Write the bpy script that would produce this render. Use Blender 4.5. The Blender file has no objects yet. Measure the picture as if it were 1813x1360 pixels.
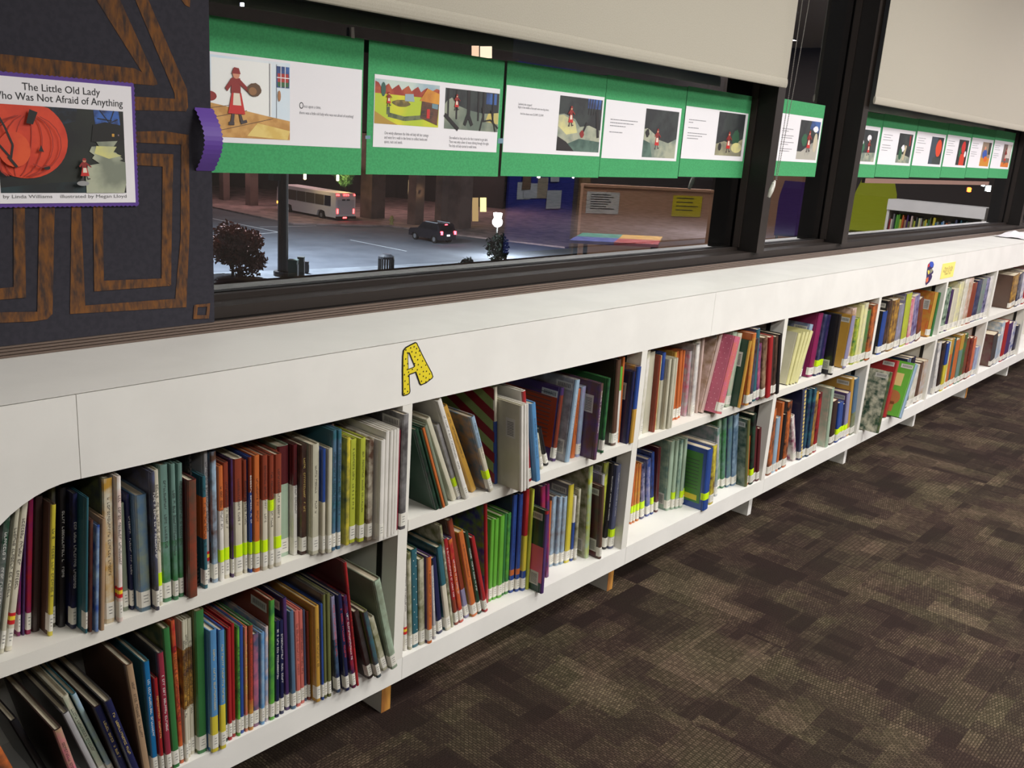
import bpy, math, random
from mathutils import Vector, Matrix
random.seed(7)
sc = bpy.context.scene
COL = sc.collection
# ------------------------------------------------------------------ camera
FPX = 1628.34
CAM = Vector((-1.3063, -1.4028, 1.3544))
YAW, PITCH, ROLL = 0.7105516, -0.2657821, 0.0697763
Fv = Vector((math.cos(PITCH)*math.cos(YAW), math.cos(PITCH)*math.sin(YAW), math.sin(PITCH)))
Rv = Fv.cross(Vector((0, 0, 1))).normalized()
Uv = Rv.cross(Fv)
Rc = Rv*math.cos(ROLL) + Uv*math.sin(ROLL)
Uc = Uv*math.cos(ROLL) - Rv*math.sin(ROLL)
cd = bpy.data.cameras.new('camera'); cam = bpy.data.objects.new('camera', cd); COL.objects.link(cam)
cd.sensor_fit = 'HORIZONTAL'; cd.sensor_width = 36.0; cd.lens = FPX/1813*36.0
cd.clip_start = 0.02; cd.clip_end = 600
cam.matrix_world = Matrix(((Rc.x, Uc.x, -Fv.x, CAM.x), (Rc.y, Uc.y, -Fv.y, CAM.y), (Rc.z, Uc.z, -Fv.z, CAM.z), (0, 0, 0, 1)))
sc.camera = cam
# ------------------------------------------------------------------ world, exposure
sc.view_settings.view_transform = 'Standard'; sc.view_settings.look = 'None'
sc.view_settings.exposure = 2.1; sc.view_settings.gamma = 1.0
sc.view_settings.use_curve_mapping = False
w = bpy.data.worlds.new('night_sky'); sc.world = w; w.use_nodes = True
w.node_tree.nodes['Background'].inputs[0].default_value = (0.0012, 0.0013, 0.0020, 1)
w.node_tree.nodes['Background'].inputs[1].default_value = 1.0
# ceiling lamps: (x, y, strength, colour)
LAMPS = [(-1.9, -3.1, 3.3, (1, .975, .93)), (0.9, -3.1, 9.0, (1, .985, .955)), (0.9, -1.6, 5.4, (1, .985, .955)), (3.2, -1.6, 5.8, (1, .975, .96)), (3.2, -3.1, 7.8, (1, .975, .96)),
         (5.6, -1.5, 6.0, (1, .95, .975)), (5.6, -3.1, 7.2, (1, .95, .975)), (8.2, -.47, 3.4, (1, .95, .975)), (8.2, -3.1, 8.6, (1, .95, .975)), (10.6, -4.2, 4.0, (1, .95, .975))]
CEIL = 2.85

def ray(px, py): return Fv*FPX + Rc*(px-906.5) - Uc*(py-680)
def at(px, py, Y):
    d = ray(px, py); return CAM + d*((Y-CAM.y)/d.y)
def atz(px, py, Z):
    d = ray(px, py); return CAM + d*((Z-CAM.z)/d.z)
def xat(px, Y, Z):                         # X of the point at depth Y, height Z that lies above image column px
    k = (px-906.5)/FPX
    # (d.R)/(d.F)=k
    v = Rc - k*Fv
    return CAM.x - ((Y-CAM.y)*v.y + (Z-CAM.z)*v.z)/v.x
GL = 0.377                                  # depth of the window glass
def mir(px, py, Z):
    a = atz(px, py, Z); return Vector((a.x, 2*GL-a.y, a.z))

# ------------------------------------------------------------------ materials
def lin(c):
    c = c/255.0
    return c/12.92 if c <= 0.04045 else ((c+0.055)/1.055)**2.4
def L(rgb): return (lin(rgb[0]), lin(rgb[1]), lin(rgb[2]), 1)
MC = {}
def mat(name, rgb, rough=0.5, metal=0, spec=0.5, emis=None, estr=0, noise=None, nscale=30, coat=0, stretch=(1, 1, 1), bump=0, lo=.42, hi=.6):
    key = (name, rgb, rough, noise, nscale)
    if key in MC: return MC[key]
    m = bpy.data.materials.new(name); m.use_nodes = True
    nt = m.node_tree; b = nt.nodes['Principled BSDF']
    b.inputs['Base Color'].default_value = L(rgb); b.inputs['Roughness'].default_value = rough
    b.inputs['Metallic'].default_value = metal; b.inputs['Specular IOR Level'].default_value = spec
    if coat: b.inputs['Coat Weight'].default_value = coat; b.inputs['Coat Roughness'].default_value = .15
    if emis:
        b.inputs['Emission Color'].default_value = L(emis); b.inputs['Emission Strength'].default_value = estr
    if noise is not None or bump:
        tc = nt.nodes.new('ShaderNodeTexCoord'); mp = nt.nodes.new('ShaderNodeMapping'); mp.inputs['Scale'].default_value = stretch
        nz = nt.nodes.new('ShaderNodeTexNoise'); nz.inputs['Scale'].default_value = nscale; nz.inputs['Detail'].default_value = 4
        nt.links.new(tc.outputs['Object'], mp.inputs[0]); nt.links.new(mp.outputs[0], nz.inputs['Vector'])
        if noise is not None:
            cr = nt.nodes.new('ShaderNodeValToRGB'); cr.color_ramp.elements[0].position = lo; cr.color_ramp.elements[1].position = hi
            cr.color_ramp.elements[0].color = L(rgb); cr.color_ramp.elements[1].color = L(noise)
            nt.links.new(nz.outputs['Fac'], cr.inputs[0]); nt.links.new(cr.outputs[0], b.inputs['Base Color'])
        if bump:
            bp = nt.nodes.new('ShaderNodeBump'); bp.inputs['Strength'].default_value = bump; bp.inputs['Distance'].default_value = .002
            nt.links.new(nz.outputs['Fac'], bp.inputs['Height']); nt.links.new(bp.outputs[0], b.inputs['Normal'])
    MC[key] = m; return m

# ------------------------------------------------------------------ mesh helper
class MB:
    def __init__(s): s.v = []; s.f = []; s.m = []; s.mats = []
    def mi(s, m):
        if m not in s.mats: s.mats.append(m)
        return s.mats.index(m)
    def poly(s, pts, m):
        n = len(s.v); s.v += [tuple(p) for p in pts]; s.f.append(tuple(range(n, n+len(pts)))); s.m.append(s.mi(m))
    def box(s, a, b, m, rot=0, c=None):
        x0, y0, z0 = a; x1, y1, z1 = b
        P = [(x0, y0, z0), (x1, y0, z0), (x1, y1, z0), (x0, y1, z0), (x0, y0, z1), (x1, y0, z1), (x1, y1, z1), (x0, y1, z1)]
        s.hexa(P, m)
    def hexa(s, P, m):
        n = len(s.v); s.v += [tuple(p) for p in P]; k = s.mi(m)
        for f in ((0, 3, 2, 1), (4, 5, 6, 7), (0, 1, 5, 4), (1, 2, 6, 5), (2, 3, 7, 6), (3, 0, 4, 7)):
            s.f.append(tuple(n+i for i in f)); s.m.append(k)
    def prism(s, pts, dirv, m, mside=None):     # pts: planar loop, extruded by dirv
        n = len(s.v); k = len(pts); d = Vector(dirv)
        s.v += [tuple(p) for p in pts] + [tuple(Vector(p)+d) for p in pts]
        a = s.mi(m); b = s.mi(mside or m)
        s.f.append(tuple(range(n, n+k))); s.m.append(a)
        s.f.append(tuple(range(n+2*k-1, n+k-1, -1))); s.m.append(a)
        for i in range(k):
            j = (i+1) % k
            s.f.append((n+i, n+k+i, n+k+j, n+j)); s.m.append(b)
    def tube(s, pts, r, m, seg=8, close=True):
        pts = [Vector(p) for p in pts]; k = s.mi(m); rings = []
        for i, p in enumerate(pts):
            t = (pts[min(i+1, len(pts)-1)]-pts[max(i-1, 0)]).normalized()
            a = t.cross(Vector((0, 0, 1)) if abs(t.z) < .9 else Vector((1, 0, 0))).normalized(); b = t.cross(a)
            rr = r[i] if isinstance(r, (list, tuple)) else r
            n = len(s.v)
            s.v += [tuple(p + a*rr*math.cos(2*math.pi*j/seg) + b*rr*math.sin(2*math.pi*j/seg)) for j in range(seg)]
            rings.append(n)
        for q in range(len(rings)-1):
            for j in range(seg):
                j2 = (j+1) % seg
                s.f.append((rings[q]+j, rings[q]+j2, rings[q+1]+j2, rings[q+1]+j)); s.m.append(k)
        if close:
            s.f.append(tuple(rings[0]+j for j in range(seg))[::-1]); s.m.append(k)
            s.f.append(tuple(rings[-1]+j for j in range(seg))); s.m.append(k)
    def ball(s, c, r, m, seg=10, rings=6, sq=(1, 1, 1)):
        k = s.mi(m); n = len(s.v); c = Vector(c)
        s.v.append(tuple(c+Vector((0, 0, r*sq[2]))))
        for i in range(1, rings):
            th = math.pi*i/rings
            for j in range(seg):
                ph = 2*math.pi*j/seg
                s.v.append((c.x+r*sq[0]*math.sin(th)*math.cos(ph), c.y+r*sq[1]*math.sin(th)*math.sin(ph), c.z+r*sq[2]*math.cos(th)))
        s.v.append(tuple(c-Vector((0, 0, r*sq[2])))); last = len(s.v)-1
        for j in range(seg):
            j2 = (j+1) % seg
            s.f.append((n, n+1+j, n+1+j2)); s.m.append(k)
            s.f.append((last, last-seg+j2, last-seg+j)); s.m.append(k)
            for i in range(rings-2):
                a = n+1+i*seg
                s.f.append((a+j, a+seg+j, a+seg+j2, a+j2)); s.m.append(k)
    def build(s, name, parent=None, smooth=False, loc=None):
        me = bpy.data.meshes.new(name); me.from_pydata(s.v, [], s.f)
        for m in s.mats: me.materials.append(m)
        me.polygons.foreach_set('material_index', s.m)
        if smooth: me.polygons.foreach_set('use_smooth', [True]*len(s.f))
        me.update()
        o = bpy.data.objects.new(name, me); COL.objects.link(o)
        if parent: o.parent = parent
        if loc: o.location = loc
        return o
def bx(name, a, b, m, parent=None):
    q = MB(); q.box(a, b, m); return q.build(name, parent)
def tag(o, label, cat=None, group=None, kind=None):
    if label: o['label'] = label
    if cat: o['category'] = cat
    if group: o['group'] = group
    if kind: o['kind'] = kind
    return o
def struct(o): o['kind'] = 'structure'; return o
def empty(name, loc=(0, 0, 0), rz=0):
    o = bpy.data.objects.new(name, None); COL.objects.link(o); o.location = loc; o.rotation_euler = (0, 0, rz); o.empty_display_size = .05
    return o
def text(name, s, x, y, z, width, height, m, parent=None, align='LEFT', rx=90, roll=0, spacing=1.0):
    cu = bpy.data.curves.new(name, 'FONT'); cu.body = s; cu.align_x = align; cu.space_line = spacing; cu.size = 1; cu.resolution_u = 3
    t = bpy.data.objects.new(name+'_tmp', cu); COL.objects.link(t)
    dg = bpy.context.evaluated_depsgraph_get(); me = bpy.data.meshes.new_from_object(t.evaluated_get(dg))
    bpy.data.objects.remove(t)
    xs = [v.co.x for v in me.vertices]; ys = [v.co.y for v in me.vertices]
    x0, x1, y0, y1 = min(xs), max(xs), min(ys), max(ys)
    sx = width/(x1-x0); sy = height/(y1-y0)
    for v in me.vertices: v.co = Vector(((v.co.x-x0)*sx, 0, (v.co.y-y1)*sy))
    me.materials.clear(); me.materials.append(m)
    o = bpy.data.objects.new(name, me); COL.objects.link(o); o.location = (x, y, z); o.rotation_euler = (0, roll, 0)
    if parent: o.parent = parent
    return o
# ------------------------------------------------------------------ shared materials
M_lam = mat('white_laminate', (233, 231, 225), .5, noise=(228, 226, 220), nscale=6)
M_lam2 = mat('white_melamine', (226, 223, 214), .45)
M_edge = mat('dark_joint', (70, 62, 55), .7)
M_black = mat('black_steel', (22, 21, 20), .5)
M_bronze = mat('bronze_aluminium', (42, 35, 31), .6, spec=.25)
M_bronzed = mat('dark_shaded_bronze', (22, 18, 16), .5, spec=.3)  # darker bronze, also holds the painted shade of the post sides
M_wood = mat('raw_wood', (196, 140, 62), .7, noise=(150, 95, 40), nscale=40, stretch=(1, 1, .15))
M_ceil = mat('ceiling_tile', (205, 200, 190), .9)
M_wall = mat('wall_paint', (150, 138, 120), .85)
M_walld = mat('dark_wall_paint', (70, 62, 56), .85)
W = .9144
ZT, ZB, MT, MBZ, BT, BB = .9185, .7767, .5032, .4761, .155, .0961
YC = .2653
# ------------------------------------------------------------------ the carpet
def carpet():
    m = bpy.data.materials.new('carpet_tiles'); m.use_nodes = True; nt = m.node_tree; N = nt.nodes; K = nt.links
    b = N['Principled BSDF']; b.inputs['Roughness'].default_value = .95; b.inputs['Specular IOR Level'].default_value = .1
    tc = N.new('ShaderNodeTexCoord')
    def brick(w_, h_, off, seed, rot=0):
        mp = N.new('ShaderNodeMapping'); mp.inputs['Location'].default_value = (seed*.37, seed*.73, 0); mp.inputs['Rotation'].default_value = (0, 0, rot)
        K.new(tc.outputs['Object'], mp.inputs[0])
        br = N.new('ShaderNodeTexBrick'); br.inputs['Scale'].default_value = 1; br.inputs['Brick Width'].default_value = w_; br.inputs['Row Height'].default_value = h_
        br.inputs['Mortar Size'].default_value = 0; br.offset = off; br.inputs['Color1'].default_value = (0, 0, 0, 1); br.inputs['Color2'].default_value = (1, 1, 1, 1); br.inputs['Bias'].default_value = 0
        K.new(mp.outputs[0], br.inputs['Vector']); return br
    def math_(op, a, c):
        n = N.new('ShaderNodeMath'); n.operation = op
        for i, q in enumerate((a, c)):
            if isinstance(q, (int, float)): n.inputs[i].default_value = q
            else: K.new(q, n.inputs[i])
        return n.outputs[0]
    # half-metre tiles, laid quarter-turned by turns: swap x and y on every other tile
    ck = N.new('ShaderNodeTexChecker'); ck.inputs['Scale'].default_value = 2.0; K.new(tc.outputs['Object'], ck.inputs['Vector'])
    sp = N.new('ShaderNodeSeparateXYZ'); K.new(tc.outputs['Object'], sp.inputs[0]); cb = N.new('ShaderNodeCombineXYZ'); K.new(sp.outputs[1], cb.inputs[0]); K.new(sp.outputs[0], cb.inputs[1])
    vm = N.new('ShaderNodeMix'); vm.data_type = 'VECTOR'; K.new(ck.outputs['Fac'], vm.inputs[0]); K.new(tc.outputs['Object'], vm.inputs[4]); K.new(cb.outputs[0], vm.inputs[5])
    class TC: outputs = {'Object': vm.outputs[1]}
    tc0 = tc; tc = TC
    b1 = brick(.17, .085, .37, 1); b2 = brick(.10, .15, .41, 3); b3 = brick(.50, .50, .0, 5); b4 = brick(.29, .12, .6, 8); b5 = brick(.125, .10, .5, 12)
    dk = math_('MULTIPLY', math_('GREATER_THAN', b5.outputs['Color'], .8), .15)
    s = math_('ADD', math_('MULTIPLY', b1.outputs['Color'], .26), math_('MULTIPLY', b2.outputs['Color'], .22))
    s = math_('ADD', s, math_('MULTIPLY', b3.outputs['Color'], .12)); s = math_('ADD', s, math_('MULTIPLY', b4.outputs['Color'], .26)); s = math_('ADD', s, .09); s = math_('SUBTRACT', s, dk)
    # loop rows: little light dashes, denser on the light patches
    def dash(sx, sy, seed):
        mp = N.new('ShaderNodeMapping'); mp.inputs['Location'].default_value = (seed, 0, 0); K.new(tc.outputs['Object'], mp.inputs[0])
        br = N.new('ShaderNodeTexBrick'); br.inputs['Scale'].default_value = 1; br.inputs['Brick Width'].default_value = sx; br.inputs['Row Height'].default_value = sy
        br.inputs['Mortar Size'].default_value = .0017; br.inputs['Mortar Smooth'].default_value = .6; br.offset = .5
        br.inputs['Color1'].default_value = (.55, .55, .55, 1); br.inputs['Color2'].default_value = (1, 1, 1, 1); br.inputs['Mortar'].default_value = (0, 0, 0, 1)
        K.new(mp.outputs[0], br.inputs['Vector']); return br.outputs['Color']
    d1 = dash(.0135, .0068, .3); d2 = dash(.0078, .0130, .9)
    sw = N.new('ShaderNodeMix'); sw.data_type = 'FLOAT'; K.new(math_('GREATER_THAN', b3.outputs['Color'], .5), sw.inputs[0]); K.new(d1, sw.inputs[2]); K.new(d2, sw.inputs[3])
    nz = N.new('ShaderNodeTexNoise'); nz.inputs['Scale'].default_value = 90; nz.inputs['Detail'].default_value = 3; K.new(tc.outputs['Object'], nz.inputs['Vector'])
    lo = N.new('ShaderNodeValToRGB'); e = lo.color_ramp.elements; e[0].position = .22; e[0].color = L((46, 38, 36)); e[1].position = .85; e[1].color = L((78, 68, 60))
    e2 = lo.color_ramp.elements.new(.5); e2.color = L((52, 43, 40)); e3 = lo.color_ramp.elements.new(.66); e3.color = L((60, 55, 44))
    K.new(s, lo.inputs[0])
    hi = N.new('ShaderNodeValToRGB'); e = hi.color_ramp.elements; e[0].position = .3; e[0].color = L((46, 38, 36)); e[1].position = .8; e[1].color = L((132, 119, 104))
    K.new(s, hi.inputs[0])
    mx = N.new('ShaderNodeMix'); mx.data_type = 'RGBA'
    f = math_('MULTIPLY', math_('SUBTRACT', sw.outputs[0], .45), math_('MULTIPLY', nz.outputs['Fac'], 2.6))
    cl = N.new('ShaderNodeClamp'); K.new(f, cl.inputs[0]); K.new(cl.outputs[0], mx.inputs[0]); K.new(lo.outputs[0], mx.inputs[6]); K.new(hi.outputs[0], mx.inputs[7])
    n2 = N.new('ShaderNodeTexNoise'); n2.inputs['Scale'].default_value = 3.2; n2.inputs['Detail'].default_value = 3; K.new(tc0.outputs['Object'], n2.inputs['Vector'])
    n3 = N.new('ShaderNodeTexNoise'); n3.inputs['Scale'].default_value = 420; n3.inputs['Detail'].default_value = 2; K.new(tc0.outputs['Object'], n3.inputs['Vector'])
    tr_ = N.new('ShaderNodeValToRGB'); e = tr_.color_ramp.elements; e[0].position = .42; e[0].color = (.84, .72, .66, 1); e[1].position = .62; e[1].color = (.80, .775, .64, 1); K.new(n2.outputs['Fac'], tr_.inputs[0])
    mm_ = N.new('ShaderNodeMix'); mm_.data_type = 'RGBA'; mm_.blend_type = 'MULTIPLY'; mm_.inputs[0].default_value = 1; K.new(mx.outputs[2], mm_.inputs[6]); K.new(tr_.outputs[0], mm_.inputs[7])
    gr_ = N.new('ShaderNodeValToRGB'); e = gr_.color_ramp.elements; e[0].position = .35; e[0].color = (.55, .55, .55, 1); e[1].position = .68; e[1].color = (1.5, 1.5, 1.5, 1); K.new(n3.outputs['Fac'], gr_.inputs[0])
    mq_ = N.new('ShaderNodeMix'); mq_.data_type = 'RGBA'; mq_.blend_type = 'MULTIPLY'; mq_.inputs[0].default_value = 1; K.new(mm_.outputs[2], mq_.inputs[6]); K.new(gr_.outputs[0], mq_.inputs[7])
    K.new(mq_.outputs[2], b.inputs['Base Color'])
    bp = N.new('ShaderNodeBump'); bp.inputs['Strength'].default_value = .5; bp.inputs['Distance'].default_value = .002; K.new(sw.outputs[0], bp.inputs['Height']); K.new(bp.outputs[0], b.inputs['Normal'])
    return m
X0R, X1R, Y0R = -3.6, 12.2, -4.8
struct(bx('floor', (X0R, Y0R, -.02), (X1R, .30, 0), carpet()))
struct(bx('ceiling', (X0R, Y0R, CEIL), (X1R, .50, CEIL+.05), M_ceil))
struct(bx('wall_south', (X0R, Y0R-.1, 0), (X1R, Y0R, CEIL), M_walld))
struct(bx('wall_west', (X0R-.1, Y0R, 0), (X0R, .50, CEIL), M_wall))
struct(bx('wall_east', (X1R, Y0R, 0), (X1R+.1, .50, CEIL), M_walld))
struct(bx('wall_north', (X0R, .302, -.02), (X1R, .52, .905), M_wall))
# ------------------------------------------------------------------ window wall
mgl = bpy.data.materials.new('window_glass'); mgl.use_nodes = True
nt = mgl.node_tree; nt.nodes.clear()
out = nt.nodes.new('ShaderNodeOutputMaterial'); mixs = nt.nodes.new('ShaderNodeMixShader'); tr = nt.nodes.new('ShaderNodeBsdfTransparent'); gs = nt.nodes.new('ShaderNodeBsdfGlossy')
tr.inputs[0].default_value = (.86, .90, .90, 1); gs.inputs['Roughness'].default_value = .0; gs.inputs[0].default_value = (.95, .97, 1, 1)
lw = nt.nodes.new('ShaderNodeFresnel'); lw.inputs[0].default_value = 1.5
gm = nt.nodes.new('ShaderNodeNewGeometry')
def mth(op, a, b_):
    n = nt.nodes.new('ShaderNodeMath'); n.operation = op
    for i, q in enumerate((a, b_)):
        if isinstance(q, (int, float)): n.inputs[i].default_value = q
        else: nt.links.new(q, n.inputs[i])
    return n.outputs[0]
fr = mth('SUBTRACT', 1.0, mth('POWER', mth('SUBTRACT', 1.0, lw.outputs[0]), 4.0))    # four surfaces of a double pane
nt.links.new(fr, mixs.inputs[0]); nt.links.new(tr.outputs[0], mixs.inputs[1]); nt.links.new(gs.outputs[0], mixs.inputs[2]); nt.links.new(mixs.outputs[0], out.inputs[0])
POSTS = [(-1.10, -1.04), (2.045, 2.105), (2.875, 2.935), (5.99, 6.05), (6.82, 6.88), (9.9, 9.96)]
POSTY = .268
for i in range(5):
    g = MB(); a = POSTS[i][1]; b = POSTS[i+1][0]
    g.poly([(a, GL, .975), (b, GL, .975), (b, GL, 2.62), (a, GL, 2.62)], mgl)
    struct(g.build('window_%d' % (i+1)))
# bottom rail: ribbed strip, upright face, ledge and glazing bead
r = MB()
for k in range(4): r.box((X0R, .2655+.0012*k, .9190+.0055*k), (X1R, .301, .9190+.0055*k+.0042), mat('ribbed_strip', (100, 84, 74), .45))
r.box((X0R, .277, .9185), (X1R, .301, .941), M_bronzed)
struct(r.build('trim_1'))
r = MB(); r.box((X0R, .290, .9415), (X1R, .45, .966), M_bronze); r.box((X0R, .352, .966), (X1R, .372, .978), M_bronze); r.box((X0R, .382, .966), (X1R, .45, .985), M_bronzed)
struct(r.build('trim_2'))
for i, (a, b) in enumerate(POSTS):
    r = MB(); r.box((a, POSTY+.0012, .966), (b, .50, 2.66), M_bronzed); r.box((a, POSTY, .966), (b, POSTY+.0012, 2.66), M_bronze)  # sides coloured darker than the lit front: shade put into the material
    r.box((a-.007, .345, .979), (a, .371, 2.62), M_bronze); r.box((b, .345, .979), (b+.007, .371, 2.62), M_bronze)
    struct(r.build('trim_%d' % (i+3)))
r = MB(); r.box((X0R, .268, 2.66), (X1R, .50, CEIL), M_bronze); struct(r.build('trim_9'))
# ------------------------------------------------------------------ bookcases
def bookcase(k, label):
    x0 = k*W+.0005; x1 = (k+1)*W-.0005; t = .028
    u = empty('bookcase', (x0, 0, 0)); tag(u, label, 'bookcase', 'white bookcase bays under the windows')
    def P(n, a, b, m): 
        return bx(n, (a[0]-x0, a[1], a[2]), (b[0]-x0, b[1], b[2]), m, u)
    def divider(xa, yf=.0):
        q = MB(); q.box((xa-x0, yf, BT), (xa+t-x0, .285, ZB-.0005), M_lam2); q.box((xa-x0, .0195, ZB-.0005), (xa+t-x0, .285, .899), M_lam2); q.build('divider', u)
    divider(x1-t)
    if k == -1: divider(x0, .0195)
    xl = x0+t if k == -1 else x0
    P('upper_shelf', (xl+.001, .0, MBZ), (x1-t-.001, .285, MT), M_lam2)
    q = MB(); q.box((0, 0, BB), (x1-x0, .02, BT), M_lam); q.box((0, .02, BT-.027), (x1-x0, .285, BT), M_lam); q.build('bottom_shelf', u)
    P('back_panel', (x0, .286, BT-.02), (x1, .298, .899), M_lam2)
    for yy in (.05, .235):
        P('shelf_standard', (x1-t-.003, yy, BT+.002), (x1-t, yy+.016, MBZ-.002), M_black)
        P('shelf_standard', (x1-t-.003, yy, MT+.002), (x1-t, yy+.016, .897), M_black)
        P('shelf_standard', (xl, yy, BT+.002), (xl+.0012, yy+.016, MBZ-.002), M_black)
        P('shelf_standard', (xl, yy, MT+.002), (xl+.0012, yy+.016, .897), M_black)
    f = MB(); f.box((x1-x0-t, .0365, 0), (x1-x0, .28, BT-.0275), M_lam2); f.box((x1-x0-t, .0355, 0), (x1-x0, .0365, BB-.001), M_wood if k in (-1, 0, 4) else M_lam)
    f.build('foot', u)
    return u
bn = ['nearest', 'second', 'third', 'fourth', 'fifth', 'sixth', 'seventh', 'eighth', 'ninth', 'tenth']
ends = ['its foot edged in bare yellow wood', 'letter A above it, wood foot edge', 'fascia joint above it', 'two rows of mixed books', 'two rows of mixed books', 'farthest with a bare wood foot edge', 'white foot', 'white foot', 'far end', 'far end']
for k in range(-1, 9):
    bookcase(k, '%s bay of the low white bookcase, %s' % (bn[k+1], ends[k+1]))
# fascia boards with joints
def fascia(a, b, label, arch=False):
    q = MB()
    if not arch:
        q.box((a, 0, ZB), (b, .019, ZT-.0022), M_lam)
    else:
        # the last board bends down into a quarter arch
        pts = [(b, ZB), (b, ZT-.0022), (a, ZT-.0022), (a, .50), (a+.03, .50)]
        x_s, x_e, zlow = b-.01, a+.03, .50
        for i in range(1, 17):
            th = math.pi/2*i/16
            xx = x_e + (x_s-x_e)*(1-math.cos(th)); zz = zlow + (ZB-zlow)*math.sin(th)
            pts.append((xx, zz))
        # triangulated strip (concave outline)
        top = ZT-.0022; n = len(pts); arc = pts[4:]
        for (xa, za), (xb, zb) in zip(arc, arc[1:]):
            q.hexa([(xa, 0, za), (xb, 0, zb), (xb, .019, zb), (xa, .019, za), (xa, 0, top), (xb, 0, top), (xb, .019, top), (xa, .019, top)], M_lam)
        q.box((a, 0, .50), (a+.03, .019, top), M_lam); q.box((x_s, 0, ZB), (b, .019, top), M_lam)
    o = q.build('fascia_board'); tag(o, label, 'fascia board'); return o
fascia(-.96, -.7132, 'short white fascia board curving down into an arch at the left', True)
fascia(-.712, 1.2712, 'long white fascia board carrying the yellow letter A')
fascia(1.2724, 9*W, 'white fascia board carrying the yellow note and the colourful letter')
q = MB(); q.box((-1.3, 0, ZT-.019+.0), (9*W+.6, YC+.004, ZT), M_lam)
# countertop rests behind the fascia
q = MB(); q.box((-1.2, .0205, .900), (9*W+1.5, .2690, ZT), M_lam); q.box((-1.2, 0.0002, ZT-.0006), (9*W, .0205, ZT), M_lam)
tag(q.build('countertop'), 'long white laminate countertop running under the dark windows', 'countertop')
# end panel at the left
tag(bx('end_panel', (-1.0, .02, 0), (-.9155, .285, .899), M_lam2), 'white end panel closing the left end of the bookcase', 'panel')
# ------------------------------------------------------------------ books
CT = {'wht': ('white', (236, 232, 222)), 'cre': ('cream', (222, 213, 188)), 'ivy': ('ivory', (208, 203, 176)), 'gry': ('grey', (138, 136, 136)), 'lgr': ('light grey', (186, 184, 186)),
 'dgr': ('dark grey', (76, 72, 74)), 'blk': ('black', (30, 28, 32)), 'nvy': ('navy', (34, 38, 86)), 'blu': ('blue', (42, 80, 168)), 'sky': ('sky blue', (84, 150, 208)), 'cya': ('bright blue', (20, 120, 190)),
 'lbl': ('pale blue', (156, 186, 210)), 'stb': ('steel blue', (84, 118, 150)), 'tea': ('teal', (48, 108, 122)), 'bgn': ('blue-green', (112, 150, 138)), 'pgr': ('pale green', (170, 196, 168)),
 'grn': ('green', (52, 128, 62)), 'lgn': ('bright green', (98, 186, 48)), 'dgn': ('dark green', (32, 72, 52)), 'olv': ('olive', (112, 116, 64)), 'lim': ('lime', (192, 202, 52)),
 'yel': ('yellow', (226, 206, 48)), 'pyl': ('pale yellow', (238, 232, 158)), 'gld': ('golden', (208, 154, 52)), 'org': ('orange', (220, 108, 44)), 'rst': ('rust-red', (154, 62, 38)),
 'red': ('red', (190, 36, 40)), 'crs': ('crimson', (166, 46, 68)), 'mrn': ('maroon', (98, 30, 36)), 'brn': ('brown', (100, 68, 52)), 'dbr': ('dark brown', (64, 44, 40)), 'tan': ('tan', (180, 146, 110)),
 'pnk': ('pink', (220, 104, 134)), 'lpk': ('pale pink', (228, 196, 184)), 'sal': ('salmon', (224, 112, 98)), 'mag': ('magenta', (156, 30, 92)), 'pur': ('purple', (84, 52, 114)), 'lav': ('lavender', (154, 150, 190)),
 'pgn': ('light green', (150, 176, 92)), 'slt': ('slate', (84, 90, 122)), 'gng': ('grey-green', (134, 146, 122))}
for k_, (n_, c_) in list(CT.items()):     # printed covers under library plastic are a little muted
    g_ = .3*c_[0]+.59*c_[1]+.11*c_[2]; CT[k_] = (n_, tuple(int(max(0, min(255, (v*.86+g_*.14)*.96))) for v in c_))
def bmat(code):
    if '~' in code:
        a, b = code.split('~')
        return mat('cover_'+CT[a][0]+'_'+CT[b][0], CT[a][1], .32, noise=CT[b][1], nscale=34, coat=.3, lo=.36, hi=.64)
    return mat('cover_'+CT[code][0], CT[code][1], .34, coat=.3, noise=tuple(int(c*.88) for c in CT[code][1]), nscale=14, lo=.3, hi=.8)
M_page = mat('page_edges', (214, 203, 178), .85, noise=(190, 176, 150), nscale=300, stretch=(1, .02, .02))
M_lab = mat('white_spine_label', (222, 219, 208), .4)
M_ink = mat('label_ink', (70, 70, 72), .6)
M_neon = mat('neon_yellow_tape', (205, 240, 25), .4)
M_ry = (mat('red_tape', (200, 40, 45), .4), mat('yellow_tape', (235, 205, 60), .4))
M_tt = {'t': mat('dark_lettering', (48, 44, 44), .5), 'T': mat('white_lettering', (228, 226, 220), .5), 'Y': mat('golden_lettering', (214, 190, 110), .5), 'R': mat('red_lettering', (214, 70, 60), .5)}
M_bar = mat('barcode_label', (200, 198, 190), .4)
M_dots = mat('pink_dots', (240, 190, 205), .5)
def outer(t, d, o=0):
    r = min(.0009, t*.1)
    return [(-o, d), (-o, .0105), (r-o, .0085), (r-o, .0065), (-o, .0045), (t*.12, .0008-o), (t*.32, .0001-o), (t*.5, -.0001-o), (t*.68, .0001-o), (t*.88, .0008-o), (t+o, .0045), (t-r+o, .0065), (t-r+o, .0085), (t+o, .0105), (t+o, d)]
def inner(t, d, b):
    b = min(b, t*.22)
    return [(b, d), (b, .0105), (b+.0002, .0085), (b+.0002, .0065), (b, .005), (t*.25, b+.0012), (t*.4, b+.0008), (t*.5, b+.0006), (t*.6, b+.0008), (t*.75, b+.0012), (t-b, .005), (t-b-.0002, .0065), (t-b-.0002, .0085), (t-b, .0105), (t-b, d)]
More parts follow.
